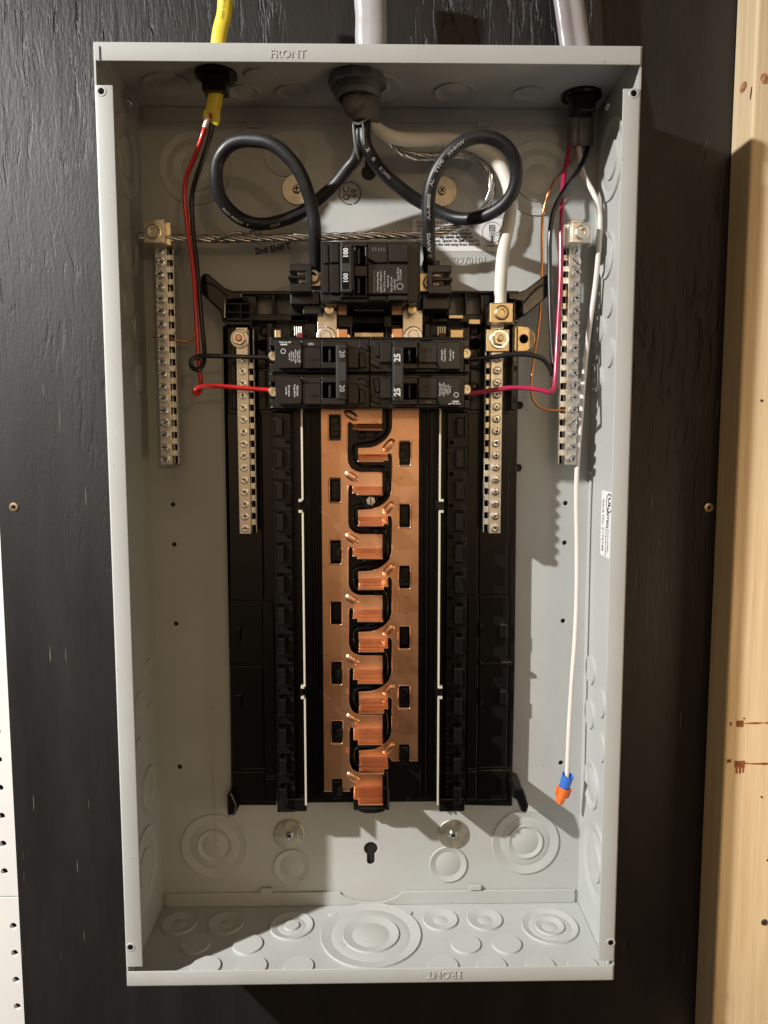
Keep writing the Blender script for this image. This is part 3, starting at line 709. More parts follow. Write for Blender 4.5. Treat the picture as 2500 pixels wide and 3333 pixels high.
# hook columns
CY = -.030
def zpx(px, py, y): return P(px, py, y).z
colL = (P(892, 2000, CY).x, P(954, 2000, CY).x); colR = (P(1452, 2000, CY).x, P(1520, 2000, CY).x)
zt_, zm_, zb_ = zpx(1200, 1340, CY), zpx(1200, 1953, CY), zpx(1200, 2640, CY)
pitch = (zpx(912, 1389, CY) - zpx(924, 1698, CY)) / 3
zh0 = zpx(912, 1389, CY)
ztopc = zpx(1200, 1062, CY)
mb = MB()
for (x0, x1) in (colL, colR):
    mb.box(x0, x1, CY + .006, -.005, zt_ + .0, ztopc); mb.box(x0, x1, CY + .0025, -.005, zm_ + .0006, zt_ - .0006); mb.box(x0, x1, CY + .0025, -.005, zb_, zm_ - .0006)
mb.build('hook_column', PLAST, ia, bevel=.0006)
nh = int((zh0 - zb_) / pitch) + 1
mb = MB(); hk = MB(); dk = MB(); lg = MB()
for (x0, x1, s) in ((*colL, 1), (*colR, -1)):
    for k in range(nh):
        z = zh0 - k * pitch; inn = x1 if s > 0 else x0; outx = x0 if s > 0 else x1; W_ = abs(x1 - x0)
        # webs between the hook pockets
        def X(f): return outx + s * W_ * f
        mb.box(X(0.02), X(.98), CY, CY + .0026, z - pitch * .5 - .0040, z - pitch * .5 + .0042)
        mb.box(X(.80), X(.98), CY, CY + .0026, z - pitch * .5 + .0042, z - pitch + .0085) if False else None
        mb.box(X(.78), X(1.0), CY - .0002, CY + .0026, z - .0045, z + .0045)
        mb.box(X(.02), X(.20), CY + .0004, CY + .0026, z - .0088, z + .0088)
        # the hook: a rounded loop standing proud
        hk.box(X(.26), X(.62), CY - .0075, CY - .0045, z - .0070, z + .0070)
        hk.box(X(.48), X(.62), CY - .0050, CY + .0026, z - .0068, z + .0068)
        hk.box(X(.20), X(.30), CY - .0070, CY - .0010, z - .0066, z - .0050); hk.box(X(.20), X(.30), CY - .0070, CY - .0010, z + .0050, z + .0066)
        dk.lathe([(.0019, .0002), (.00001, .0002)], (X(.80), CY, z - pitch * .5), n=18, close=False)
        lg.lathe([(.0026, .0001), (.0026, .0003), (.0023, .0003)], (X(.38), CY, z - pitch * .5), n=20, close=False)
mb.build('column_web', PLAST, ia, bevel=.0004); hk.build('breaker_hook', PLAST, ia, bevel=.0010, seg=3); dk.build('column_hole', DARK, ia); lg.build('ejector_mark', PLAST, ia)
mb = MB()
for px0, px1 in ((908, 998), (1430, 1513)): mb.pbox(px0, 2600, px1, 2643, CY - .003, -.006)
mb.build('column_foot', PLAST, ia, bevel=.0010)
# centre tray and ribs
mb = MB(); xa, xb = colL[1], colR[0]
mb.box(xa - .001, xb + .001, -.0125, -.004, zpx(1200, 2612, -.0125), zpx(1200, 1050, -.0125))
mb.pbox(1100, 975, 1312, 1060, -.0125, -.004); mb.build('centre_tray', PLAST, ia, bevel=.0006)
mb = MB()
BY = -.022                       # front of the copper
lx = P(1044, 1400, BY).x; rx = P(1365, 1400, BY).x
zc0, zc1 = zpx(1200, 2608, BY), zpx(1200, 1335, BY)
for i, dx in enumerate((.0022, .0044, .0066, .0088)):
    for xx in (lx - dx, rx + dx): mb.box(xx - .0005, xx + .0005, -.0205 + .0015 * (i % 2), -.0125, zc0, zc1)
mb.build('tray_rib', PLAST, ia, bevel=.0003)
# pale rails beside the trays
rl = MB(); rc = MB(); rw = MB()
RY = -.041
for tx, bx_ in ((981, 996), (1429, 1427)):
    xt = P(tx, 1500, RY).x
    if tx < 1200: xt = (P(981, 1400, RY).x + P(996, 2500, RY).x) / 2
    else: xt = (P(1429, 1400, RY).x + P(1430, 2500, RY).x) / 2
    s = -1 if tx < 1200 else 1
    for ya_, yb_ in ((1332, 1628), (1666, 2236), (2272, 2622)):
        rl.box(xt - .00075, xt + .00075, RY, RY + .0012, zpx(tx, ya_, RY), zpx(tx, yb_, RY)); rw.box(xt - .0006, xt + .0006, RY + .0013, -.013, zpx(tx, ya_, RY), zpx(tx, yb_, RY))
    for yy_ in (1629, 1665, 2237, 2271):
        z = zpx(tx, yy_, RY); rl.box(xt - .0004, xt + s * .0030, RY - .0006, RY + .004, z - .0010, z + .0010)
    for ya_, yb_ in ((1633, 1661), (2241, 2267)):
        rc.box(xt - .0022, xt + s * .0034, RY + .001, -.013, zpx(tx, ya_, RY), zpx(tx, yb_, RY))
rl.build('rail', CREAM, ia, bevel=.0002); rw.build('rail_web', PLAST, ia, bevel=.0002); rc.build('rail_clip', PLAST, ia, bevel=.0005)

# ---- copper bus bars
def Z4(X, Y): p = P(1000 + X / 4.1475, 1300 + Y / 4.1475, BY); return (p.x, p.z)
per = (zpx(1090, 1391, BY) - zpx(1100, 2572, BY)) / 6
def sh(pts, k): return [(x, z - per * k) for x, z in pts]
ztop_l = zpx(1090, 1150, BY)
# left bar outline, right boundary of one period from finger right edge at fold -> slit -> next finger
def arcp(p0, p1, p2, n=7):
    return [((1 - t) ** 2 * p0[0] + 2 * t * (1 - t) * p1[0] + t * t * p2[0], (1 - t) ** 2 * p0[1] + 2 * t * (1 - t) * p1[1] + t * t * p2[1]) for t in [i / n for i in range(n + 1)]]
Lper = [Z4(1015, 330), Z4(606, 335)] + arcp(Z4(604, 335), Z4(578, 285), Z4(553, 335), 6) + [Z4(550, 400), Z4(548, 780)] + arcp(Z4(548, 800), Z4(560, 975), Z4(745, 985), 9) + [Z4(1015, 985)]
Rper = [Z4(682, 745), Z4(1090, 745)] + arcp(Z4(1092, 745), Z4(1115, 715), Z4(1140, 760), 6) + [Z4(1142, 860), Z4(1142, 1190)] + arcp(Z4(1140, 1215), Z4(1125, 1375), Z4(930, 1465), 9) + [Z4(860, 1490), Z4(682, 1497)]
def fix(pts, base, xs=None): return pts
xl = lx; xr = rx
def bus(name, side):
    out = []
    if side < 0:
        out = [(xl, ztop_l), (Z4(1015, 0)[0], ztop_l)]
        for k in range(6): out += sh(Lper, k)
        out += [sh([Z4(1015, 330)], 6)[0], sh([Z4(606, 335)], 6)[0]]
        zb = zpx(1100, 2577, BY); out += [(Z4(560, 0)[0], sh([Z4(600, 380)], 6)[0][1] + .002), (Z4(552, 0)[0], sh([Z4(600, 360)], 6)[0][1] + .0012), (Z4(552, 0)[0], zb), (Z4(440, 0)[0], zb)]
        wx0, wx1 = Z4(300, 0)[0], Z4(440, 0)[0]
        wt = sh([Z4(0, 222)], 6)[0][1] + .0006
        out += [(wx1, wt), (wx0, wt), (wx0, zb), (xl, zb)]
        wins = [[(wx0, Z4(0, 535)[1] - per * k), (wx1, Z4(0, 535)[1] - per * k), (wx1, Z4(0, 222)[1] - per * k), (wx0, Z4(0, 222)[1] - per * k)] for k in range(6)]
    else:
        r0 = Z4(1142, 0)[0]
        out = [(xr, ztop_l), (r0, ztop_l), (r0, Z4(0, 360)[1])] + arcp(Z4(1142, 365), Z4(1125, 520), Z4(930, 622), 9) + [Z4(860, 645), Z4(682, 652)]
        for k in range(5): out += sh(Rper, k)
        out += [sh([Z4(682, 745)], 5)[0], sh([Z4(1090, 745)], 5)[0]]
        zb = zpx(1300, 2478, BY); out += [(Z4(1120, 0)[0], sh([Z4(0, 770)], 5)[0][1]), (Z4(1140, 0)[0], sh([Z4(0, 790)], 5)[0][1]), (Z4(1140, 0)[0], zb), (Z4(1252, 0)[0], zb)]
        wx0, wx1 = Z4(1252, 0)[0], Z4(1390, 0)[0]; wt = sh([Z4(0, 578)], 5)[0][1] + .0006
        out += [(wx0, wt), (wx1, wt), (wx1, zb), (xr, zb)]
        wins = [[(wx0, Z4(0, 885)[1] - per * k), (wx1, Z4(0, 885)[1] - per * k), (wx1, Z4(0, 578)[1] - per * k), (wx0, Z4(0, 578)[1] - per * k)] for k in range(5)]
    o = plate(name, out, wins, BY, .0020, COPPER, ia, bev=.0004, label=('left' if side < 0 else 'right') + ' copper bus bar')
    return o
busL = bus('bus_bar', -1); busR = bus('bus_bar', 1)
def rim(par, x0, x1, z0, z1, e=.0009):
    x0 -= e; x1 += e; z0 -= e; z1 += e; pts = rrect(x0, x1, z0, z1, .0016, 5); pa_ = [Vector((x, BY - .0001, z)) for x, z in pts]; pa_.append(pa_[0])
    m_ = MB(); tube(m_, pa_, .00055, 8); m_.build('window_rim', COPPER, par, smooth=60, whole=True)
for k in range(6): rim(busL, Z4(300, 0)[0], Z4(440, 0)[0], Z4(0, 535)[1] - per * k, Z4(0, 222)[1] - per * k)
for k in range(5): rim(busR, Z4(1252, 0)[0], Z4(1390, 0)[0], Z4(0, 885)[1] - per * k, Z4(0, 578)[1] - per * k)
for k in range(6):
    m_ = MB(); tube(m_, [Vector((x - .0004, BY - .0001, z)) for x, z in sh(Lper[7:], k)], .0005, 8); m_.build('rolled_edge', COPPER, busL, smooth=60)
for k in range(5):
    m_ = MB(); tube(m_, [Vector((x + .0003, BY - .0001, z)) for x, z in sh(Rper[9:], k)], .0005, 8); m_.build('rolled_edge', COPPER, busR, smooth=60)
# stabs folded towards the room, dimples, punched letters
def stab(par, x0, x1, xn0, xn1, z, k):
    # side view: short slanted step then a tall blade
    prof = [(0, BY + .0018), (0, BY), (-.0009, BY - .0012), (-.0026, BY - .0065), (-.0030, BY - .0080), (-.0042, BY - .0215), (-.0054, BY - .0215), (-.0044, BY - .0075), (-.0022, BY + .0006)]
    lo = [p for p in prof]
    mb_ = MB(); n_ = len(prof)
    def seg(a, b_, pr):
        m_ = len(pr); vs = [(a, y, z + dz) for dz, y in pr] + [(b_, y, z + dz) for dz, y in pr]
        mb_.add(vs, [tuple(range(m_)), tuple(range(2 * m_ - 1, m_ - 1, -1))] + [(i, (i + 1) % m_, m_ + (i + 1) % m_, m_ + i) for i in range(m_)])
    seg(x0, x1, [prof[0], prof[1], prof[2], prof[3], (-.0036, BY - .0130), (-.0048, BY - .0130), prof[7], prof[8]])
    seg(xn0, xn1, [(-.0036, BY - .0128), prof[5], prof[6], (-.0048, BY - .0128)])
    mb_.build('stab', COPPER, par, bevel=.00045, smooth=None)
for k in range(7): stab(busL, Z4(606, 0)[0], Z4(1016, 0)[0], Z4(672, 0)[0], Z4(1016, 0)[0], Z4(0, 330)[1] - per * k + .0, k)
for k in range(6): stab(busR, Z4(682, 0)[0], Z4(1090, 0)[0], Z4(682, 0)[0], Z4(1030, 0)[0], Z4(0, 745)[1] - per * k, k)
def dimples(par, c0, rot, n_):
    mb_ = MB()
    for k in range(n_):
        cx, cz = c0[0], c0[1] - per * k; N_ = 24; vs = []; fs = []
        rings = [(1.12, -.0001), (1.04, .0003), (.9, .0008), (.7, .0012), (.3, .0014), (.001, .0014)]
        for kk, h in rings:
            for i in range(N_):
                a = 2 * PI * i / N_; ca, sa = math.cos(a), math.sin(a)
                u = .0041 * kk * ca; v = .0021 * kk * sa
                # stadium-like
                u = math.copysign(abs(ca) ** .7, ca) * .0056 * kk; v = math.copysign(abs(sa) ** .8, sa) * .0029 * kk
                vs.append((cx + u * math.cos(rot) - v * math.sin(rot), BY - h, cz + u * math.sin(rot) + v * math.cos(rot)))
        for q_ in range(len(rings) - 1):
            for i in range(N_): fs.append((q_ * N_ + i, q_ * N_ + (i + 1) % N_, (q_ + 1) * N_ + (i + 1) % N_, (q_ + 1) * N_ + i))
        mb_.add(vs, fs)
    mb_.build('dimple', COPPER, par, smooth=60)
dimples(busL, Z4(595, 215), -.62, 1); dimples(busL, (Z4(600, 1042)[0], Z4(600, 1042)[1]), -.62, 6); dimples(busR, Z4(1100, 620), .85, 6)
text('punched_mark', [('CU', .0034, (Z4(1208, 0)[0], BY - .0002, Z4(0, 285)[1] - per * k), (0, 0, -1), (1, 0, 0)) for k in range(6)], COPPER, busR, extrude=.0004)
text('punched_mark', [('CU', .0032, (Z4(510, 0)[0], BY - .0002, Z4(0, 650)[1] - per * k), (0, 0, -1), (1, 0, 0)) for k in range(6)], COPPER, busL, extrude=.0004)
# black lugs inside the windows, S-rib, guide holes, centre bolt
mb = MB()
for k in range(7):
    z = (Z4(0, 222)[1] + Z4(0, 535)[1]) / 2 - per * k; x0, x1 = Z4(312, 0)[0], Z4(428, 0)[0]
    if k % 2 == 0 or k > 3: mb.box(x0, x1, BY - .0008, -.012, z - .0070, z + .0080); mb.box(x0 + .0020, x1 + .0012, BY - .0022, -.012, z - .0035, z + .0030)
    else: mb.box(x0, x1, BY + .006, -.012, z - .0075, z + .0075)
for k in range(6):
    z = (Z4(0, 578)[1] + Z4(0, 885)[1]) / 2 - per * k; x0, x1 = Z4(1264, 0)[0], Z4(1378, 0)[0]
    if k % 2 == 0 or k > 3: mb.box(x0, x1, BY - .0008, -.012, z - .0070, z + .0075); mb.box(x0 - .0012, x1 - .0022, BY - .0022, -.012, z - .0035, z + .0030)
    else: mb.box(x0, x1, BY + .006, -.012, z - .0075, z + .0075)
mb.build('bus_lug', PLAST, ia, bevel=.0005)
path = []
base = [(1080, 150), (1085, 400), (1050, 470), (930, 560), (700, 600), (630, 620), (622, 800), (690, 890), (780, 915), (1050, 925), (1078, 980)]
for k in range(6):
    for (X_, Y_) in base[(0 if k == 0 else 1):]:
        x_, z_ = Z4(X_, Y_); path.append(Vector((x_, BY + .0012, z_ - per * k)))
path.append(Vector((Z4(1080, 0)[0], BY + .0012, zpx(1290, 2625, BY))))
mb = MB(); tube(mb, catmull(path, .002), .0010, 8, rn=.0022); mb.build('insulating_rib', PLAST, ia, smooth=60)
mb = MB(); mb.pbox(1150, 2560, 1268, 2640, BY + .003, -.006); mb.pprism([(1160, 2628), (1262, 2628), (1250, 2645), (1225, 2650), (1190, 2650), (1170, 2645)], BY + .002, -.006)
mb.build('tray_nose', PLAST, ia, bevel=.0015, seg=3)
mb = MB()
for k in (0, 2, 4):
    x_, z_ = Z4(740, 485); x2, _ = Z4(965, 485)
    for xx in (x_, x2): mb.lathe([(.0032, 0), (.0032, .0045), (.0027, .0048), (.0019, .0048), (.0019, .0010)], (xx, BY + .008, z_ - per * k), n=22, close=False)
    mb.box(x_ + .003, x2 - .003, BY + .0035, BY + .009, z_ - .0018 - per * k, z_ + .0018 - per * k)
mb.build('guide_boss', PLAST, ia, bevel=.0003, smooth=40)
c = P(1207, 1630, BY)
o = MB().lathe([(.0065, -.006), (.0065, -.0005), (.0056, .0002), (.0046, .0002), (.0046, -.004)], c, n=30, close=False).build('screw_boss', PLAST, ia, smooth=40)
bo = MB().lathe([(.0040, -.004), (.0040, .0005), (.0036, .0009), (.00001, .0010)], c, n=6).build('centre_bolt', ZINC, ia)
MB().box(c.x - .00035, c.x + .00035, c.y - .0014, c.y - .0004, c.z - .0034, c.z + .0034).build('slot', DARK, bo)

# ---- upper part of the base: beams, ears, bus straps
mb = MB()
UY = -.022
# beam with openings: horizontal and vertical members
for x0, y0, x1, y1, yf in ((722, 946, 1020, 960, UY), (722, 1022, 1060, 1046, UY), (722, 958, 836, 1046, UY + .004), (884, 958, 896, 1026, UY), (944, 958, 1000, 1046, UY),
    (1410, 946, 1690, 956, UY), (1400, 1022, 1690, 1050, UY), (1410, 950, 1462, 1040, UY), (1511, 950, 1519, 1026, UY), (1563, 950, 1690, 1046, UY + .004),
    (752, 1046, 768, 1335, -.026), (868, 1050, 892, 1335, -.024), (1520, 1046, 1530, 1335, -.024), (1664, 1046, 1672, 1335, -.026), (995, 1052, 1030, 1100, -.030), (1380, 1052, 1402, 1100, -.030)):
    mb.pbox(x0, y0, x1, y1, yf, -.004)
mb.build('upper_beam', PLAST, ia, bevel=.0008)
# lattice brackets by the ears
mb = MB()
for sx in (0, 1):
    def mx(x): return x if sx == 0 else 2410 - x
    for x0, y0, x1, y1 in ((732, 975, 738, 1060), (780, 988, 786, 1050), (812, 985, 820, 1068), (735, 985, 820, 992), (738, 1014, 818, 1020), (735, 1046, 822, 1058)):
        a_, b_ = sorted((mx(x0), mx(x1))); mb.pbox(a_, y0, b_, y1, -.034, -.010)
mb.build('bracket_lattice', PLAST, ia, bevel=.0005)
for sx in (0, 1):
    ear = [(652, 905), (656, 893), (666, 889), (678, 891), (730, 936), (762, 948), (790, 950), (790, 972), (738, 980), (736, 1040), (722, 1040), (716, 1012), (657, 958), (652, 946)]
    if sx: ear = [(1793, 905), (1789, 893), (1781, 891), (1768, 899), (1712, 942), (1690, 950), (1655, 952), (1655, 975), (1700, 982), (1700, 1028), (1716, 1022), (1788, 960), (1793, 946)]
    mb = MB(); mb.pprism(ear, -.036, -.020)
    o = mb.build('wire_guide_ear', PLAST, ia, bevel=.0014, seg=3)
    rib = MB(); pts = [(668, 918), (700, 930), (740, 965)] if not sx else [(1776, 920), (1740, 945), (1706, 985)]
    tube(rib, catmull([P(a_, b_, -.0365) for a_, b_ in pts]), .0008, 8); rib.build('ear_rib', PLAST, o, smooth=60)
# bus straps and odd hardware between main breaker and branch breakers
mb = MB()
for x0, y0, x1, y1 in ((1033, 1010, 1097, 1100), (1311, 1010, 1376, 1100)): mb.pbox(x0, y0, x1, y1, -.040, -.037)
mb.build('bus_strap', TIN, ia, bevel=.0004)
mb = MB()
for x0, y0, x1, y1, yf in ((1098, 1070, 1132, 1100, -.043), (1132, 1088, 1142, 1100, -.043), (1098, 990, 1130, 1026, -.034), (1275, 1068, 1312, 1100, -.043), (1275, 990, 1312, 1026, -.034)): mb.pbox(x0, y0, x1, y1, yf, -.034 if yf < -.04 else -.03)
mb.build('copper_strap', COPPER, ia, bevel=.0006)
mb = MB()
for x0, y0, x1, y1, yf in ((1152, 1081, 1250, 1098, -.040), (1152, 993, 1250, 1012, -.036), (894, 1073, 915, 1100, -.030), (1465, 1072, 1508, 1100, -.030), (1460, 1024, 1508, 1038, -.028), (1525, 1038, 1565, 1056, -.030)): mb.pbox(x0, y0, x1, y1, yf, yf + .003)
mb.build('spring_clip', BRASS, ia, bevel=.0006)
mb = MB()
for px, py in ((1062, 1096), (1345, 1094)):
    c = P(px, py, -.041); mb.lathe([(.0072, 0), (.0072, .0012), (.0064, .0016), (.0060, .0016)], c, n=32); mb.lathe([(.0046, .0012), (.0046, .0048), (.0040, .0054), (.0024, .0054), (.0024, .0048)], c, n=6)
mb.build('strap_nut', ZINC, ia, smooth=30)
mb = MB()
for px in (958, 965, 972, 979, 1424, 1431, 1438, 1446): mb.pbox(px, 1062, px + 4, 1092, -.036, -.030)
mb.build('contact_finger', ALU, ia, bevel=.0003)
mb = MB()
for px in (966, 1430): mb.pbox(px, 1084, px + 20, 1100, -.038, -.031)
mb.build('red_insulator', mat('dull_red_plastic', (.16, .015, .012), .5), ia, bevel=.0004)
mb = MB()
for x0, x1 in ((1100, 1150), (1250, 1275)): mb.pbox(x0, 1026, x1, 1066, -.030, -.012)
for py in (1050, 1060, 1070): mb.pbox(1150, py, 1250, py + 4, -.030, -.012)
mb.pbox(1140, 1050, 1147, 1100, -.045, -.012); mb.pbox(1256, 1050, 1262, 1100, -.045, -.012)
mb.build('upper_tray_rib', PLAST, ia, bevel=.0006)
mb = MB()
for px, py in ((1547, 1077), (1547, 1162), (1542, 1260), (860, 1080)):
    c = P(px, py, W1 - .0022); mb.lathe([(.0040, 0), (.0040, .0006), (.0036, .0008), (.00001, .0008)], c, n=24)
mb.build('boss_disc', PLAST, ia, smooth=40)
mb = MB()
for px, py in ((1547, 1120), (856, 1124)):
    c = P(px, py, W1 - .0022); mb.lathe([(.0048, .0002), (.0048, .0010), (.0040, .0010), (.0038, -.0004), (.00001, -.0004)], c, n=8)
mb.build('rosette', DARK, ia)

# ================================================================== TERMINAL BARS
def screw_head(mb, rc, c, r, h, rot, kind='combo'):
    """raised cheese head with a slot, its bore edge below"""
    c = Vector(c)
    mb.lathe([(r * .92, -.0006), (r * .92, .0002)], c, n=20, close=False)
    mb.lathe([(r * .86, -.001), (r * .86, h * .55), (r, h * .62), (r, h * .92), (r * .88, h), (r * .30, h * .98), (.00001, h * .7)], c, n=20, close=False)
    a = rot; u = Vector((math.cos(a), 0, math.sin(a))); v = Vector((-math.sin(a), 0, math.cos(a))); o = c + Vector((0, -h, 0))
    for uu, vv, L_ in ((u, v, .97), (v, u, .42)) if kind == 'combo' else ((u, v, .97),):
        rc.add([o + uu * i * r * L_ + vv * j * r * .10 + Vector((0, d, 0)) for d in (-.00012, .0008) for i, j in ((-1, -1), (1, -1), (1, 1), (-1, 1))], [(0, 1, 2, 3), (7, 6, 5, 4), (0, 4, 5, 1), (1, 5, 6, 2), (2, 6, 7, 3), (3, 7, 4, 0)])
def terminal_bar(name, label, px_t, px_b, ytop, ybot, yf, side, ys, hx, sr, hh, special=()):
    """px_t/px_b: (left, right) photo x of the front face at top and bottom; side: +1 wire holes seen at the right"""
    x0 = (P(px_t[0], ytop, yf).x + P(px_b[0], ybot, yf).x) / 2; x1 = (P(px_t[1], ytop, yf).x + P(px_b[1], ybot, yf).x) / 2
    cxm = (px_t[0] + px_t[1]) / 2; z1, z0 = P(cxm, ytop, yf).z, P(cxm, ybot, yf).z
    t = thing(name, label, 'terminal bar', ((x0 + x1) / 2, yf + .006, z0), 'terminal bars')
    mb = MB(); d = .0105
    mb.box(x0, x1, yf, yf + .0030, z0, z1)
    zs = [P(cxm, y_, yf).z for y_ in ys]
    xin0, xin1 = (x0 + .0004, x1 - .0004)
    mb.box(x0 + .0003, x1 - .0003, yf + d - .0012, yf + d + .0002, z0 + .0002, z1 - .0002)
    for i in range(len(zs) - 1):
        zc_ = (zs[i] + zs[i + 1]) / 2; wd = abs(zs[i] - zs[i + 1]) * .27
        mb.box(xin0, xin1, yf + .0028, yf + d - .001, zc_ - wd, zc_ + wd)
    mb.box(xin0, xin1, yf + .0028, yf + d - .001, z0 + .0002, z0 + .0016)
    body = mb.build('bar', ALU, t, bevel=.0003)
    # second step of the extrusion beside the screws
    e = MB(); s_ = side
    e.box(*(sorted(((x1 + .0033) if s_ > 0 else (x0 - .0033), (x1 + .0039) if s_ > 0 else (x0 - .0039)))), yf + .0040, yf + d, z0 + .0004, z1 - .0004)
    MB().box(*(sorted((x1 + .0001 if s_ > 0 else x0 - .0001, (x1 + .0032) if s_ > 0 else (x0 - .0032)))), yf + d - .0012, yf + d - .0002, z0 + .0006, z1 - .0006).build('wire_hole_shade', DARK, t)  # dark plate standing in for the shade inside the wire holes
    for i in range(len(zs) - 1):
        zc_ = (zs[i] + zs[i + 1]) / 2; wd = abs(zs[i] - zs[i + 1]) * .25
        e.box(*(sorted((x1 if s_ > 0 else x0, (x1 + .0032) if s_ > 0 else (x0 - .0032)))), yf + .0035, yf + d, zc_ - wd, zc_ + wd)
    e.build('wire_channel', ALU, t, bevel=.00025, whole=True)
    xs = (x0 + x1) / 2 + hx
    for i, z in enumerate(zs):
        mb = MB(); rc = MB(); rr, h = sr, hh[min(i, len(hh) - 1)] if isinstance(hh, (list, tuple)) else hh
        if i in special: rr, h = sr * 1.28, .0012
        h = h * random.uniform(.88, 1.1)
        # head centre as photographed lies on the bar, the head stands proud of it
        screw_head(mb, rc, (xs, yf, z), rr, h, random.uniform(0, PI), 'slot' if i in special else 'combo')
        sc = mb.build('terminal_screw', ZINC, t, smooth=35); rc.build('drive_slot', SLOTM, sc, whole=True)
    return t, (x0, x1, z0, z1)
def lug(par, x0, y0, x1, y1, yf, yb, m, scx, scy, sr, name='lug'):
    o = MB().pbox(x0, y0, x1, y1, yf, yb).build(name, m, par, bevel=.0007)
    c = P(scx, scy, yf); r = px2m(scx, scy, sr, yf)
    o2 = MB().lathe([(r * 1.2, -.0004), (r * 1.2, .00015), (r * 1.04, .0004), (r, .0002), (r * .96, .0010), (r * .86, .0014), (r * .52, .0013), (r * .48, -.0012), (.00001, -.0014)], c, n=34, close=False).build('lug_screw', m, par, smooth=35)
    MB().lathe([(r * .50, -.0008), (.00001, -.0008)], c, n=6, close=False).build('hex_socket', DARK, o2)
    return o
ysL = [852, 894, 934, 975, 1015, 1056, 1098, 1137, 1178, 1218, 1258, 1297, 1337, 1377, 1416, 1456, 1494]
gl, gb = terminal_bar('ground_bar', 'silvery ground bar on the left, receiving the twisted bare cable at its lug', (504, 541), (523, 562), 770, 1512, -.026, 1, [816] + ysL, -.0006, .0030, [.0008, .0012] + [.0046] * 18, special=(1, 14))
lug(gl, 466, 720, 536, 792, -.040, -.020, LUGM, 499, 754, 22)
MB().pbox(500, 712, 536, 726, -.040, -.022).pbox(536, 722, 556, 800, -.032, -.016).build('lug_foot', LUGM, gl, bevel=.0006)
ysR = [854, 890, 931, 974, 1014, 1054, 1095, 1135, 1176, 1215, 1256, 1295, 1335, 1375, 1414, 1454, 1493]
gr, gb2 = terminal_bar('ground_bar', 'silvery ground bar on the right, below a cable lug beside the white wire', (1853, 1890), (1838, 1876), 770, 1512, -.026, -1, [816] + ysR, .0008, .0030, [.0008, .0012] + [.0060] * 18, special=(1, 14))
lug(gr, 1862, 723, 1928, 791, -.044, -.022, ALU, 1893, 757, 21)
MB().pbox(1855, 715, 1892, 790, -.0425, -.022).pbox(1838, 728, 1858, 800, -.032, -.016).build('lug_foot', ALU, gr, bevel=.0006)
NY = -.034
ysN = [1169 + 39.4 * i for i in range(15)]
nl, _ = terminal_bar('neutral_bar', 'long neutral bar with a hex nut, left of the breakers', (768, 804), (779, 819), 1066, 1738, NY, 1, ysN, 0, .0030, .0012)
nr, _ = terminal_bar('neutral_bar', 'long neutral bar under the brassy lug, right of the breakers', (1600, 1637), (1591, 1630), 1066, 1736, NY, -1, [y - 2 for y in ysN], .0002, .0031, .0026)
def nut(par, px, py, y, R, m1, m2, m3):
    c = P(px, py, y)
    w_ = MB().lathe([(R, 0), (R, .0010), (R * .93, .0014), (R * .6, .0014)], c, n=40).build('washer', m1, par, smooth=30)
    MB().lathe([(R * .74, .0012), (R * .74, .0048), (R * .66, .0056), (R * .40, .0056), (R * .40, .0046)], c, n=6).build('hex_nut', m2, par, smooth=25)
    MB().lathe([(R * .38, .004), (R * .38, .0068), (R * .30, .0076), (.00001, .0078)], c, n=24).build('stud_end', m3, par, smooth=40)
nut(nl, 781, 1103, NY, px2m(781, 1103, 31, NY), LUGM, ZINC, COPPER)
MB().pbox(1583, 1071, 1658, 1144, NY - .004, NY - .001).build('lug_plate', BRASS, nr, bevel=.0005)
nut(nr, 1625, 1104, NY - .004, px2m(1620, 1103, 31, NY), ZINC, LUGM, BRASS)
MB().pbox(1598, 1052, 1640, 1072, NY - .001, NY + .006).build('lug_foot', ZINC, nr, bevel=.0005)
lug(nr, 1594, 985, 1671, 1051, -.050, -.026, BRASS, 1632, 1018, 21)
# bonding strap tab
bs = thing('bonding_strap', 'brassy rounded tab with a hole beside the right neutral lug', 'strap', P(1705, 1103, -.010))
c = P(1705, 1103, -.012)
R_ = px2m(1705, 1103, 40, -.012); xl_ = P(1672, 1103, -.012).x
pts = [(xl_, c.z - R_), (c.x, c.z - R_)] + [(c.x + R_ * .9 * math.cos(a_), c.z + R_ * math.sin(a_)) for a_ in [-PI / 2 + PI * i / 16 for i in range(1, 16)]] + [(c.x, c.z + R_), (xl_, c.z + R_)]
plate('strap_tab', pts, [circ(c.x, c.z, px2m(1705, 1103, 14, -.012), 24)], -.012, .0016, BRASS, bs, bev=.0004)
MB().lathe([(px2m(1705, 1103, 14, -.012), -.002), (.00001, -.002)], (c.x, -.012, c.z), n=20, close=False).build('strap_hole', DARK, bs)
MB().pbox(1672, 1064, 1684, 1143, -.022, -.0115).build('strap_bend', BRASS, bs, bevel=.001, seg=3)

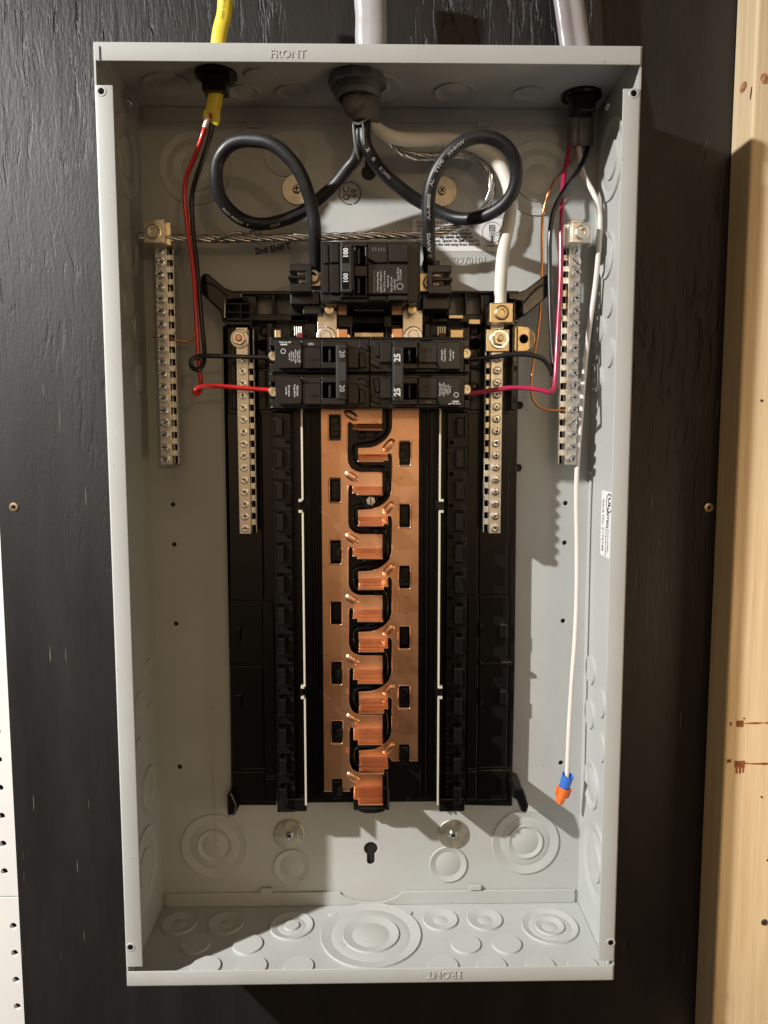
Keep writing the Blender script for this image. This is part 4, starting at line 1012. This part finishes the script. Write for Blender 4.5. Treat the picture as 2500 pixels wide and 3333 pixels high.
# ================================================================== BREAKERS
def breaker(label, rating, rot, par_group):
    """two-pole branch breaker traced for the left one; rot turns it half a turn for the right row"""
    def T_(x, y): return (x, y) if not rot else (2407 - x, 2428 - y)
    a = T_(876, 1332); b_ = T_(1205, 1097); c = P((a[0] + b_[0]) / 2, (a[1] + b_[1]) / 2, -.03)
    t = thing('circuit_breaker', label, 'circuit breaker', c, par_group)
    def pb(mb, x0, y0, x1, y1, yf, yb):
        (a0, b0), (a1, b1) = T_(x0, y0), T_(x1, y1); x0, x1 = sorted((a0, a1)); y0, y1 = sorted((b0, b1)); mb.pbox(x0, y0, x1, y1, yf, yb)
    def pp(mb, pts, yf, yb): mb.pprism([T_(*p) for p in pts], yf, yb)
    mb = MB()
    pb(mb, 894, 1098, 1203, 1213, -.0600, -.026); pb(mb, 896, 1216, 1203, 1331, -.0600, -.026)
    # terminal end walls with the wire mouths left open
    for dy in (0, 117):
        pb(mb, 877, 1098 + dy, 896, 1127 + dy, -.0600, -.028); pb(mb, 879, 1182 + dy, 898, 1214 + dy, -.0600, -.028); pb(mb, 877, 1127 + dy, 884, 1140 + dy, -.0590, -.028)
        pb(mb, 882, 1098 + dy, 1201, 1103 + dy, -.0610, -.050); pb(mb, 884, 1206 + dy, 1201, 1212 + dy, -.0610, -.050)
    mb.build('breaker_body', BRK, t, bevel=.0006)
    up = MB(); lb = MB(); hs_ = MB(); dk = MB(); ft = MB()
    for dy in (0, 117):
        pp(lb, [(906, 1108 + dy), (976, 1108 + dy), (983, 1130 + dy), (983, 1180 + dy), (980, 1199 + dy), (906, 1201 + dy)], -.0690, -.058)
        pb(up, 983, 1130 + dy, 1046, 1200 + dy, -.0672, -.058); pp(up, [(978, 1110 + dy), (1048, 1110 + dy), (1046, 1131 + dy), (984, 1131 + dy)], -.0640, -.058)
        pp(ft, [(1131, 1131 + dy), (1169, 1131 + dy), (1169, 1199 + dy), (1131, 1199 + dy)], -.0665, -.058)
        pp(ft, [(1169, 1150 + dy), (1186, 1150 + dy), (1193, 1196 + dy), (1169, 1199 + dy)], -.0630, -.058)
        pp(ft, [(1169, 1110 + dy), (1199, 1122 + dy), (1199, 1146 + dy), (1169, 1130 + dy)], -.0622, -.058)
        # handle housing: frame round the throw slot
        for r in ((1046, 1110, 1128, 1129), (1046, 1178, 1128, 1200), (1046, 1125, 1052, 1182), (1120, 1125, 1131, 1182)): pb(hs_, r[0], r[1] + dy, r[2], r[3] + dy, -.0715, -.058)
        pb(dk, 1051, 1128 + dy, 1121, 1179 + dy, -.0620, -.0590)
        pb(up, 1069, 1131 + dy, 1079, 1177 + dy, -.0690, -.0600)
        # moulded side tabs
        pb(ft, 1000, 1203 + dy, 1040, 1206 + dy, -.0618, -.058)
    lb.build('label_block', BRK, t, bevel=.0009, seg=3); up.build('raised_centre', BRK, t, bevel=.0007); ft.build('end_step', BRK, t, bevel=.0007); hs_.build('handle_housing', BRK, t, bevel=.0007); dk.build('handle_slot', DARK, t)
    h = MB(); pb(h, 1093, 1122, 1129, 1299, -.0800, -.0745); pb(h, 1096, 1135, 1122, 1172, -.0750, -.060); pb(h, 1096, 1250, 1122, 1290, -.0750, -.060)
    hd = h.build('handle_tie', HANDLE, t, bevel=.0011, seg=3)
    f = MB()
    for y0, y1 in ((1129, 1176), (1240, 1291)): pb(f, 1105, y0, 1124, y1, -.08035, -.0799)
    f.build('number_panel', BRK, hd, bevel=.0002)
    r_, u_ = ((0, 0, -1), (1, 0, 0)) if not rot else ((0, 0, 1), (-1, 0, 0))
    m_ = WINK if rot else DINK
    text('rating_number', [(rating, .0062 if rot else .0052, P(*T_(1113, 1152), -.0806), r_, u_, 'CENTER', .0002 if rot else .00005, .95), (rating, .0062 if rot else .0052, P(*T_(1113, 1264), -.0806), r_, u_, 'CENTER', .0002 if rot else .00005, .95)], m_, hd)
    # tiny printing on the label blocks
    its = []
    q1 = ['2 Pole Type QPF', '120/240 V AC', 'AWG 14-6 Cu/Al', '10,000 A IR', '60/75 C wire', '50/60 Hz']
    for i, s_ in enumerate(q1): its.append((s_, .00135, P(*T_(975 - i * 6.6, 1160), -.0693), r_, u_, 'CENTER', .00002, 1.0))
    its.append(('HACR Type QPF', .00135, P(*T_(928, 1114), -.0693), *(((1, 0, 0), (0, 0, 1)) if not rot else ((-1, 0, 0), (0, 0, -1))), 'CENTER', .00004, .9))
    its.append(('SIEMENS', .0014, P(*T_(924, 1121.5), -.0693), *(((1, 0, 0), (0, 0, 1)) if not rot else ((-1, 0, 0), (0, 0, -1))), 'CENTER', .00008, .9))
    for i, s_ in enumerate(['SWD HACR', 'Torque 20 lb-in', '', '25 A max line', 'Load side']):
        if s_: its.append((s_, .0018, P(*T_(968 - i * 9, 1272), -.0693), r_, u_, 'CENTER', .00003, .8))
    its.append(('ON', .0026, P(*T_(1012, 1120), -.0643), *(((1, 0, 0), (0, 0, 1)) if not rot else ((-1, 0, 0), (0, 0, -1))), 'CENTER', 0)); 
    text('printed_rating', its, WINK, t)
    for dy in (0, 117): text('moulded_mark', [('SIEMENS', .0034, P(*T_(1026, 1170 + dy), -.0674), *(((1, 0, 0), (0, 0, 1)) if not rot else ((-1, 0, 0), (0, 0, -1))), 'CENTER', .0001, .75)], BRK, t, extrude=.0002)
    rg = MB(); cx_ = P(*T_(922, 1143), -.0693); ring(rg, cx_.x, cx_.z, .0016, .0002, -.0693, 24); rg.build('listing_ring', WINK, t, whole=True)
    # terminal screws
    for dy in (0, 116):
        a, b_ = T_(893, 1160 + dy); c = P(a, b_, -.045)
        MB().lathe([(.0040, -.001), (.0040, .0035), (.0033, .0042), (.0016, .0042), (.0014, .003)], c, n=24).build('terminal_screw', LUGM, t, smooth=40)
    return t
breaker('black two-pole breaker marked 20 on its dark handle, fed by the bright red wire', '20', False, 'two-pole branch breakers')
breaker('black two-pole breaker marked 25 in white on its handle, fed by the crimson wire', '25', True, 'two-pole branch breakers')

# main breaker
mbk = thing('main_breaker', 'large black main breaker marked 100 between the two thick black cables', 'circuit breaker', P(1204, 990, -.03))
mb = MB(); MYF = -.066
mb.pbox(1044, 786, 1362, 985, MYF, -.022); mb.pbox(1060, 984, 1300, 990, -.062, -.024)
mb.pbox(1335, 786, 1368, 960, MYF + .006, -.022)
mb.build('breaker_body', BRK, mbk, bevel=.0010, seg=3)
mb = MB()
for px, w_ in ((1066, 22), (1340, 24)):
    mb.pprism([(px - w_, 980), (px + w_, 980), (px + w_ * .9, 1000), (px + w_ * .5, 1014), (px, 1018), (px - w_ * .5, 1014), (px - w_ * .9, 1000)], -.052, -.036)
mb.build('mounting_skirt', BRK, mbk, bevel=.0012, seg=3)
for px in (1072, 1342):
    c = P(px, 1008, -.0525); MB().lathe([(.0034, 0), (.0032, .0008), (.00001, .0012)], c, n=20).build('skirt_screw', BRASS, mbk, smooth=50)
mb = MB()
mb.pbox(1052, 795, 1070, 858, MYF - .0030, MYF + .001); mb.pbox(1074, 788, 1104, 856, MYF - .0040, MYF + .001)
mb.pbox(1048, 860, 1070, 955, MYF - .0030, MYF + .001); mb.pbox(1073, 859, 1106, 955, MYF - .0045, MYF + .001)
mb.pbox(1074, 958, 1112, 982, MYF - .0020, MYF + .001)
mb.pprism([(1200, 790), (1262, 790), (1262, 855), (1222, 858), (1190, 838), (1196, 800)], MYF - .0045, MYF + .001)
mb.pbox(1266, 790, 1330, 854, MYF - .0050, MYF + .001)
mb.pbox(1197, 858, 1330, 958, MYF - .0056, MYF + .001)
mb.pbox(1197, 960, 1258, 980, MYF - .0020, MYF + .001); mb.pbox(1264, 960, 1330, 979, MYF - .0045, MYF + .001)
mb.build('cover_step', BRK, mbk, bevel=.0009, seg=3)
mb = MB()
for x0, y0, x1, y1 in ((1110, 786, 1196, 802), (1153, 864, 1197, 900), (1110, 960, 1196, 968), (1153, 802, 1160, 864), (1188, 802, 1197, 864), (1188, 900, 1197, 960)): mb.pbox(x0, y0, x1, y1, MYF - .0052, MYF + .001)
mb.build('handle_housing', BRK, mbk, bevel=.0006)
mb = MB(); mb.pbox(1155, 801, 1190, 864, MYF - .0012, MYF + .001); mb.pbox(1155, 900, 1190, 960, MYF - .0012, MYF + .001); mb.build('handle_slot', DARK, mbk)
mb = MB(); mb.pbox(1163, 808, 1172, 860, MYF - .0035, MYF); mb.pbox(1163, 904, 1172, 956, MYF - .0035, MYF); mb.build('slot_guide', HANDLE, mbk, bevel=.0004)
h = MB(); h.pbox(1107, 795, 1146, 952, -.0825, -.0770); h.pbox(1112, 803, 1152, 946, -.0775, MYF)
hd = h.build('handle_tie', HANDLE, mbk, bevel=.0012, seg=3)
f = MB()
for y0, y1 in ((803, 855), (884, 940)): f.pbox(1114, y0, 1135, y1, -.0829, -.0824)
f.build('number_panel', DARK, hd)
text('rating_number', [('100', .0047, P(1126, 823, -.0833), (0, 0, 1), (-1, 0, 0), 'CENTER', .00022, .95), ('100', .0047, P(1126, 905, -.0833), (0, 0, 1), (-1, 0, 0), 'CENTER', .00012, .95)], WINK, hd)
its = []
for i, s_ in enumerate(['SIEMENS INDUSTRY', 'Interrupting rating', '22,000 A 120/240 V~', 'Max 2/0 Cu or Al wire', 'Common trip', 'Type QN 2 pole', 'AWG 4-2/0']):
    its.append((s_, .00195, P(1218 + i * 11.2, 916 if i < 5 else 926, MYF - .0059), (0, 0, 1), (-1, 0, 0), 'CENTER', .00003, .92 if i < 3 else .8))
its += [('Torque 50 lb-in', .0019, P(1295, 893, MYF - .0059), (0, 0, 1), (-1, 0, 0), 'CENTER', .00003, .8), ('CTL E10848', .0019, P(1304, 895, MYF - .0059), (0, 0, 1), (-1, 0, 0), 'CENTER', .00003, .8)]
for i in range(5): its.append(('I', .0036, P(1214 + i * 9, 812, MYF - .0048), (1, 0, 0), (0, 0, 1), 'CENTER', 0, .6))
text('printed_rating', its, DINK, mbk)
rg = MB(); c = P(1302, 932, MYF - .0059); ring(rg, c.x, c.z, .0021, .00022, MYF - .0059, 24); rg.build('listing_ring', DINK, mbk, whole=True)
# lug covers and brass plates
for sx in (0, 1):
    t_x = [936, 1015] if not sx else [1392, 1474]; y0, y1 = (858, 951) if not sx else (862, 957)
    mb = MB(); A, B_ = t_x; yf, yb = -.062, -.040
    mb.pbox(A + (4 if not sx else 0), y0, B_ - (0 if not sx else 4), y0 + 26, yf, yb); mb.pbox(A + (4 if not sx else 0), y1 - 30, B_ - (0 if not sx else 4), y1, yf, yb)
    if not sx: mb.pbox(B_ - 20, y0 + 20, B_, y1 - 24, yf, yb); mb.pbox(A, y0 + 38, B_ - 18, y0 + 48, yf + .001, yb)
    else: mb.pbox(A, y0 + 20, A + 18, y1 - 24, yf, yb); mb.pbox(A + 16, y0 + 40, B_, y0 + 52, yf + .001, yb)
    mb.build('lug_cover', BRK, mbk, bevel=.0009, seg=3)
    pm = MB()
    if not sx: pm.pbox(972, 883, 1000, 895, -.057, -.044); pm.pbox(974, 907, 1000, 920, -.054, -.044)
    else: pm.pbox(1409, 891, 1436, 901, -.057, -.044); pm.pbox(1409, 916, 1430, 930, -.054, -.044)
    pm.build('pressure_plate', LUGM, mbk, bevel=.0006)
    mb = MB()
    if not sx: mb.pbox(944, 950, 1042, 992, -.050, -.022); mb.pbox(985, 975, 1050, 1024, -.046, -.022)
    else: mb.pbox(1374, 956, 1466, 1008, -.050, -.022); mb.pbox(1376, 846, 1432, 870, -.044, -.030)
    mb.build('lug_base', BRK, mbk, bevel=.0009)
    mb = MB()
    if not sx: mb.pbox(1008, 873, 1045, 932, -.052, -.038); mb.pbox(970, 872, 1010, 935, -.046, -.038)
    else: mb.pbox(1364, 888, 1400, 950, -.052, -.038); mb.pbox(1400, 880, 1445, 945, -.046, -.038)
    lg_ = mb.build('line_lug', BRASS, mbk, bevel=.0006)
    c = P(1018 if not sx else 1400, 900 if not sx else 920, -.053); MB().lathe([(.0052, 0), (.0052, .0014), (.0044, .0020), (.0030, .0020), (.0030, .0004)], c, n=28, close=False).build('lug_screw', WASHM, lg_, smooth=40)

# ================================================================== CABLES
# service cable
sv = thing('service_cable', 'thick grey service cable entering the top centre, its black conductors looped inside', 'cable', P(1200, 300, -.045))
wp = catmull([P(1207, -160, -.045), P(1207, 0, -.045), P(1209, 60, -.045), P(1209, 120, -.045), Vector((P(1209, 120, -.045).x, -.045, .326))])
mb = MB(); tube(mb, wp, .0112, 36, rn=.0078, ref=(0, -1, 0), taper=lambda t: 1.06 - .06 * t + .015 * math.sin(t * 23), shape=lambda t: 1 + .03 * math.sin(3 * t + .6) - .045 * math.exp(-((math.sin(t / 2 - .62)) / .05) ** 2)); mb.build('jacket', SJACK, sv, smooth=60)
jx = PZ(1197, 300, .31)
jp = catmull([Vector((-.0085, -.052, .326)), Vector((-.0090, -.052, .31)), P(1190, 330, -.052), P(1190, 400, -.052)])
mb = MB(); tube(mb, jp, .0098, 26, rn=.0085, ref=(0, -1, 0)); mb.build('shaded_jacket', PVC, sv, smooth=60)  # jacket inside the box in darker grey, its shade put into the colour
YL = .0047
l1 = [(1172, 380, -.050), (1172, 430, -.052), (1170, 470, -.050), (1155, 520, -.046), (1134, 545, -.043), (1101, 588, -.038), (1062, 628, -.034), (1020, 664, -.031), (985, 690, -.031), (955, 705, -.032), (911, 720, -.034), (866, 729, -.038), (821, 726, -.043), (775, 707, -.048), (736, 671, -.054), (712, 629, -.059), (704, 581, -.063), (708, 530, -.066), (727, 493, -.069), (755, 468, -.071), (790, 457, -.073), (830, 457, -.075), (870, 463, -.077), (905, 481, -.078), (938, 511, -.078), (966, 545, -.077), (987, 584, -.075), (1001, 623, -.073), (1013, 662, -.070), (1020, 701, -.067), (1024, 746, -.064), (1026, 800, -.059), (1028, 860, -.052), (1028, 905, -.046)]
o1, path1 = wire('black_conductor', l1, YL, RUBBER, sv, 20)
l2 = [(1190, 380, -.052), (1185, 430, -.055), (1190, 470, -.055), (1204, 500, -.053), (1228, 538, -.048), (1262, 577, -.043), (1298, 608, -.039), (1340, 640, -.035), (1385, 667, -.033), (1425, 688, -.033), (1470, 706, -.036), (1516, 713, -.041), (1562, 707, -.047), (1607, 689, -.053), (1646, 659, -.059), (1672, 617, -.064), (1681, 568, -.068), (1674, 520, -.072), (1652, 482, -.075), (1622, 458, -.077), (1586, 446, -.078), (1548, 447, -.078), (1510, 461, -.078), (1474, 487, -.077), (1443, 521, -.075), (1420, 558, -.073), (1405, 595, -.071), (1397, 634, -.069), (1394, 672, -.067), (1394, 716, -.065), (1395, 762, -.062), (1397, 810, -.058), (1399, 860, -.052), (1400, 905, -.046)]
o2, path2 = wire('black_conductor', l2, YL, RUBBER, sv, 20)
l3 = [(1196, 370, -.050), (1206, 392, -.050), (1220, 412, -.049), (1252, 436, -.046), (1300, 452, -.042), (1354, 455, -.038), (1400, 455, -.035), (1445, 454, -.033), (1490, 459, -.031), (1530, 470, -.030), (1568, 488, -.029), (1605, 515, -.029), (1632, 548, -.030), (1650, 590, -.031), (1660, 635, -.033), (1660, 690, -.035), (1655, 730, -.037), (1643, 788, -.038), (1635, 849, -.039), (1630, 921, -.039), (1628, 1000, -.038)]
o3, path3 = wire('white_conductor', l3, .0048, WHITEC, sv, 20)
gs = [(1240, 430, -.040), (1284, 476, -.034), (1310, 496, -.031), (1340, 506, -.028), (1380, 512, -.026), (1420, 511, -.024), (1480, 504, -.022), (1530, 508, -.021), (1565, 524, -.021), (1588, 550, -.021), (1600, 585, -.021), (1600, 620, -.022), (1590, 655, -.023), (1572, 685, -.025), (1545, 710, -.027), (1505, 733, -.029), (1460, 749, -.030), (1410, 761, -.030), (1370, 765, -.030), (1310, 766, -.030), (1240, 766, -.030), (1180, 768, -.030), (1100, 770, -.030), (1000, 772, -.030), (900, 775, -.030), (800, 776, -.030), (700, 777, -.030), (600, 776, -.030), (540, 774, -.030), (470, 770, -.030), (456, 769, -.030)]
gp = catmull([P(*q_) for q_ in gs])
strand('bare_ground_strand', gp, .0018, .00132, 5, STRAND, sv, pitch=.048)
# stray strand
sp_ = catmull([P(*q_) for q_ in [(690, 781, -.031), (720, 776, -.034), (748, 763, -.036), (775, 757, -.036), (812, 763, -.033), (840, 770, -.031)]]); mb = MB(); tube(mb, sp_, .0008, 8); mb.build('loose_strand', STRAND, sv, smooth=60)
mb = MB(); tube(mb, catmull([P(1150, 392, -.060), P(1152, 430, -.060), P(1156, 465, -.060), P(1163, 500, -.059), P(1168, 518, -.056)]), .0009, 8, rn=.0004)
tube(mb, catmull([P(1180, 392, -.061), P(1184, 430, -.061), P(1186, 470, -.060)]), .0006, 6, rn=.0003)
tube(mb, catmull([P(1150, 395, -.060), P(1165, 404, -.061), P(1180, 396, -.061), P(1200, 384, -.061)]), .0009, 6, rn=.0004)
mb.build('torn_filler', PVC, sv, smooth=60)
def alen(path, px, py):
    best = 0; bd = 1e9; s = 0; L = 0
    for i, p in enumerate(path):
        if i: s += (path[i] - path[i - 1]).length
        d = RM.transposed() @ (p - CAM); u = 1250 + FPX * d.x / -d.z; v = 1666.5 - FPX * d.y / -d.z
        e = (u - px) ** 2 + (v - py) ** 2
        if e < bd and not (py > 640 and px < 1420 and path is path2 and s < .12): bd = e; L = s
    return L
def prt(txt, px, py, path, a0, flip=True, size=.0036, bold=.0001, sx=1.0, par=None):
    print_on_tube('cable_print', txt, size * .92, path, YL, alen(path, px, py), a0, DINK, par or sv, flip, bold, sx)
prt('2 AWG', 1402, 832, path2, -.05, True, .0037, .0001, 1.5); prt('AA-8000', 1397, 718, path2, .0, True, .0035, .00008, 1.45); prt('AL', 1399, 608, path2, .05, True, .0035, .00008, 1.4); prt('TYPE', 1408, 562, path2, .1, True, .0035, .00008, 1.35); prt('XHHW', 1444, 500, path2, .25, True, .0035, .00008, 1.35)
prt('2', 1202, 480, path2, -.15, False, .0040, .0001, 1.2); prt('B', 1218, 507, path2, -.15, False, .0038, .0001, 1.2); prt('E13493', 1238, 536, path2, -.15, False, .0032, .00008, 1.25)
prt('XLPE', 868, 716, path1, .75, True, .0033, .00008, 1.2); prt('V', 805, 712, path1, .75, True, .0033, .00008, 1.2); prt('600', 776, 698, path1, .75, True, .0033, .00008, 1.2)
prt('SUN RES', 738, 662, path1, .65, True, .0030, .00006, 1.2)
# service connector
sc = thing('cable_connector', 'grey threaded hub round the service cable at the top centre of the box', 'connector', Vector((-.0085, -.050, .3295)))
cx_, cy_ = -.0085, -.052
mb = MB(); mb.lathe([(.0150, 0), (.0205, .0002), (.0205, .0020), (.0212, .0026), (.0212, .0058), (.0190, .0062), (.0182, .0064)], (cx_, cy_, .3292), (0, 0, -1), n=10, close=False)
mb.build('locknut', PVC, sc, bevel=.0005)
mb = MB(); prof = [(.0172, 0)]
for i in range(5): prof += [(.0172, .006 + i * .0013), (.0166, .0066 + i * .0013)]
prof += [(.0160, .0135), (.0155, .0145), (.0138, .0145), (.0132, .0135), (.0132, .0)]
mb.lathe(prof, (cx_, cy_, .3292), (0, 0, -1), n=40, close=False); mb.build('threaded_hub', PVC, sc, smooth=30)

# black snap-in connectors
def snapin(px, py, label):
    c = PZ(px, py, zT); t = thing('cable_connector', label, 'connector', c, 'black push-in cable connectors')
    MB().lathe([(.0150, -.0002), (.0150, .0022), (.0140, .0030), (.0100, .0032), (.0095, -.0)], c, (0, 0, -1), n=36, close=False).build('collar', PLAST, t, smooth=35)
    MB().box(c.x - .0085, c.x + .0085, c.y - .0095, c.y + .0045, c.z - .0150, c.z - .0005).build('clamp_body', PLAST, t, bevel=.0012)
    MB().box(c.x - .0110, c.x - .0098, c.y - .0110, c.y - .004, c.z - .0070, c.z - .0005).box(c.x + .0098, c.x + .0110, c.y - .0110, c.y - .004, c.z - .0070, c.z - .0005).build('side_prong', PLAST, t, bevel=.0003)
snapin(703, 240, 'black push-in connector holding the yellow cable'); snapin(1893, 308, 'black push-in connector holding the grey cable at the right')
# yellow cable
yc = thing('yellow_cable', 'yellow sheathed cable entering top left and splitting into red, black and bare wires', 'cable', P(700, 300, -.05))
xz = PZ(703, 240, .329)
yp = catmull([P(742, -160, xz.y), P(734, -20, xz.y), P(730, 45, xz.y), P(715, 108, xz.y), Vector((xz.x, xz.y, .3285)), P(703, 290, xz.y - .001), P(699, 330, -.058), P(690, 375, -.058)])
mb = MB(); tube(mb, yp, .0054, 22, rn=.0034, ref=(0, -1, 0)); mb.build('jacket', YELLOW, yc, smooth=60)
tp = catmull([P(672, 360, -.060), P(670, 385, -.060), P(676, 398, -.059)]); mb = MB(); tube(mb, tp, .0022, 10, rn=.0008, ref=(0, -1, 0)); tp = catmull([P(702, 360, -.060), P(704, 385, -.060), P(698, 405, -.059)]); tube(mb, tp, .0030, 10, rn=.0008, ref=(0, -1, 0)); mb.build('cut_jacket_end', YELLOW, yc, smooth=60)
ry_ = [(688, 370, -.058), (675, 392, -.059), (668, 412, -.060), (659, 440, -.060), (646, 480, -.058), (625, 531, -.055), (608, 572, -.053), (602, 616, -.051), (602, 657, -.050), (607, 708, -.049), (615, 779, -.049), (625, 843, -.050), (632, 911, -.051), (637, 1000, -.052), (643, 1110, -.052), (650, 1205, -.052), (654, 1245, -.052), (652, 1272, -.056), (642, 1284, -.062), (633, 1280, -.065), (637, 1266, -.066), (655, 1259, -.064), (690, 1257, -.059), (740, 1259, -.054), (800, 1264, -.050), (850, 1268, -.047), (900, 1271, -.045)]
_, ypath = wire('red_wire', ry_, .00170, REDW, yc, 14)
wire('paper_wrap', [(678, 385, -.060), (671, 402, -.0605), (666, 417, -.0605)], .0019, WWIRE, yc, 12)
by_ = [(696, 370, -.056), (692, 405, -.057), (682, 450, -.056), (667, 497, -.054), (647, 555, -.050), (631, 606, -.047), (625, 647, -.045), (626, 708, -.044), (632, 779, -.045), (641, 860, -.047), (650, 960, -.048), (658, 1060, -.049), (664, 1120, -.050), (666, 1155, -.052), (661, 1188, -.055), (642, 1204, -.058), (623, 1193, -.060), (622, 1173, -.061), (638, 1162, -.060), (665, 1159, -.057), (707, 1159, -.054), (784, 1161, -.049), (850, 1163, -.046), (900, 1165, -.044)]
wire('black_wire', by_, .00170, BWIRE, yc, 14)
wire('bare_wire', [(690, 380, -.050), (680, 440, -.046), (655, 520, -.038), (630, 590, -.030), (618, 680, -.026), (620, 780, -.024), (628, 900, -.022), (634, 1000, -.021), (636, 1070, -.021), (628, 1103, -.021), (606, 1113, -.021), (577, 1107, -.0215), (552, 1103, -.0215), (520, 1100, -.0215), (499, 1095, -.0215)], .00095, COPW, yc, 10)
print_on_tube('cable_print', 'TYPE NM-B 12-3 W/G 600V', .0030, yp, .0036, .012, 0, YINK, yc, False, .00002, 1.0)
# grey cable
gc = thing('grey_cable', 'grey sheathed cable entering top right with crimson, black, white and copper wires', 'cable', P(1890, 300, -.05))
gz = PZ(1893, 308, .329)
gp2 = catmull([P(1843, -160, -.030), P(1849, -20, -.030), P(1858, 50, -.030), Vector((P(1866, 110, -.029).x, -.029, P(1866, 110, -.029).z)), Vector((gz.x, gz.y, .3285)), P(1889, 360, -.022), P(1888, 420, -.017), P(1888, 478, -.015)])
def lobes(t): return 1 - .42 * abs(math.sin(t)) ** 9
ga = [p for p in gp2 if p.z > .327]; gb_ = [p for p in gp2 if p.z <= .3275]
mb = MB(); tube(mb, ga, .0112, 28, rn=.0062, ref=(0, -1, 0), shape=lobes); mb.build('jacket', JACKET, gc, smooth=70)
mb = MB(); tube(mb, gb_, .0102, 28, rn=.0058, ref=(0, -1, 0), shape=lobes); mb.build('shaded_jacket', mat('jacket_in_shade', (.10, .085, .08), .35, noise=.2, nscale=60), gc, smooth=70)  # same jacket recoloured dark so the stretch inside the box looks shaded
g0 = -.016
rp = [(1853, 460, g0), (1853, 482, g0), (1847, 512, -.018), (1840, 545, -.021), (1834, 589, -.026), (1830, 643, -.032), (1828, 698, -.039), (1826, 752, -.040), (1826, 810, -.041), (1825, 905, -.043), (1822, 978, -.045), (1817, 1060, -.048), (1813, 1141, -.051), (1810, 1200, -.053), (1807, 1240, -.055), (1803, 1268, -.057), (1792, 1279, -.059), (1768, 1271, -.058), (1714, 1263, -.054), (1662, 1262, -.051), (1611, 1269, -.048), (1560, 1276, -.046), (1505, 1282, -.045)]
wire('crimson_wire', rp, .00185, PINKW, gc, 14)
bp_ = [(1916, 460, g0), (1912, 484, g0), (1898, 524, -.022), (1880, 556, -.030), (1851, 597, -.040), (1824, 640, -.044), (1805, 679, -.043), (1794, 725, -.042), (1789, 790, -.042), (1789, 860, -.042), (1790, 950, -.043), (1793, 1050, -.045), (1798, 1140, -.047), (1802, 1200, -.049), (1799, 1222, -.050), (1790, 1198, -.051), (1768, 1169, -.052), (1740, 1158, -.052), (1703, 1153, -.050), (1652, 1155, -.048), (1596, 1163, -.046), (1505, 1171, -.044)]
wire('black_wire', bp_, .00185, BWIRE, gc, 14)
wp_ = [(1883, 455, g0), (1884, 478, g0), (1888, 508, -.019), (1895, 554, -.023), (1908, 586, -.027), (1929, 624, -.033), (1944, 660, -.036), (1952, 700, -.036), (1953, 740, -.036), (1950, 795, -.035), (1945, 856, -.034), (1938, 924, -.032), (1924, 1027, -.030), (1914, 1100, -.028), (1905, 1180, -.026), (1899, 1250, -.025), (1892, 1350, -.024), (1884, 1440, -.023), (1878, 1530, -.022), (1876, 1620, -.021), (1878, 1771, -.020), (1878, 1900, -.020), (1873, 2060, -.021), (1862, 2210, -.022), (1853, 2360, -.023), (1848, 2470, -.024), (1845, 2540, -.025)]
wire('white_wire', wp_, .00190, WWIRE, gc, 14)
cp = [(1876, 470, g0), (1876, 495, -.016), (1858, 527, -.017), (1832, 557, -.019), (1803, 592, -.021), (1786, 627, -.024), (1775, 662, -.022), (1767, 697, -.021), (1764, 752, -.020), (1764, 854, -.018), (1761, 950, -.017), (1757, 1030, -.017), (1747, 1110, -.017), (1732, 1212, -.018), (1729, 1264, -.019), (1737, 1304, -.020), (1760, 1328, -.021), (1790, 1334, -.0215), (1839, 1336, -.0215), (1870, 1337, -.0215), (1895, 1341, -.0215)]
wire('copper_wire', cp, .00105, COPW, gc, 10)

# wire nut
wn = thing('wire_nut', 'orange and blue twist-on wire nut on the end of the white wire', 'wire nut', P(1820, 2615, -.026))
ax0, ax1 = P(1849, 2522, -.027), P(1821, 2614, -.023); axd = (ax1 - ax0); Ln = axd.length
mb = MB(); R1 = px2m(1849, 2525, 19, -.027)
mb.lathe([(R1 * .80, .009), (R1 * .84, .0005), (R1 * .98, 0), (R1, .0006), (R1 * .93, Ln * .30), (R1 * .86, Ln * .44), (R1 * .80, Ln * .46)], ax0, axd, n=36, close=False); mb.build('skirt', BLUE, wn, smooth=40)
MB().lathe([(R1 * .78, .006), (.00001, .006)], ax0, axd, n=24, close=False).build('socket', mat('navy_recess', (.01, .02, .08), .7), wn)
mb = MB(); n = 40; prof = [(R1 * .95, Ln * .42), (R1 * .92, Ln * .47), (R1 * .80, Ln * .75), (R1 * .68, Ln * .94), (R1 * .50, Ln * 1.0), (.00001, Ln * 1.01)]
u = axd.normalized(); e1 = u.orthogonal().normalized(); e2 = u.cross(e1); vs = []; fs = []
for r, hgt in prof:
    for i in range(n):
        t_ = 2 * PI * i / n; rr = r * (1 + (.055 if i % 4 < 2 else -.03) * (1 if hgt > Ln * .5 and r > .001 else 0)); vs.append(ax0 + u * hgt + (e1 * math.cos(t_) + e2 * math.sin(t_)) * rr)
for k in range(len(prof) - 1):
    for i in range(n): fs.append((k * n + i, k * n + (i + 1) % n, (k + 1) * n + (i + 1) % n, (k + 1) * n + i))
mb.add(vs, fs)
side = Vector((1, 0, -.2)) - u * Vector((1, 0, -.2)).dot(u); side.normalize(); dp = u.cross(side)
for sg in (1, -1):
    o_ = [ax0 + u * (Ln * a_) + side * sg * (R1 * b_) for a_, b_ in ((.45, .6), (.45, 1.28), (.72, 1.22), (.78, .95), (.80, .5))]
    m_ = len(o_); mb.add([p + dp * .0011 for p in o_] + [p - dp * .0011 for p in o_], [tuple(range(m_)), tuple(range(2 * m_ - 1, m_ - 1, -1))] + [(i, (i + 1) % m_, m_ + (i + 1) % m_, m_ + i) for i in range(m_)])
mb.build('cap', ORANGE, wn, smooth=30)
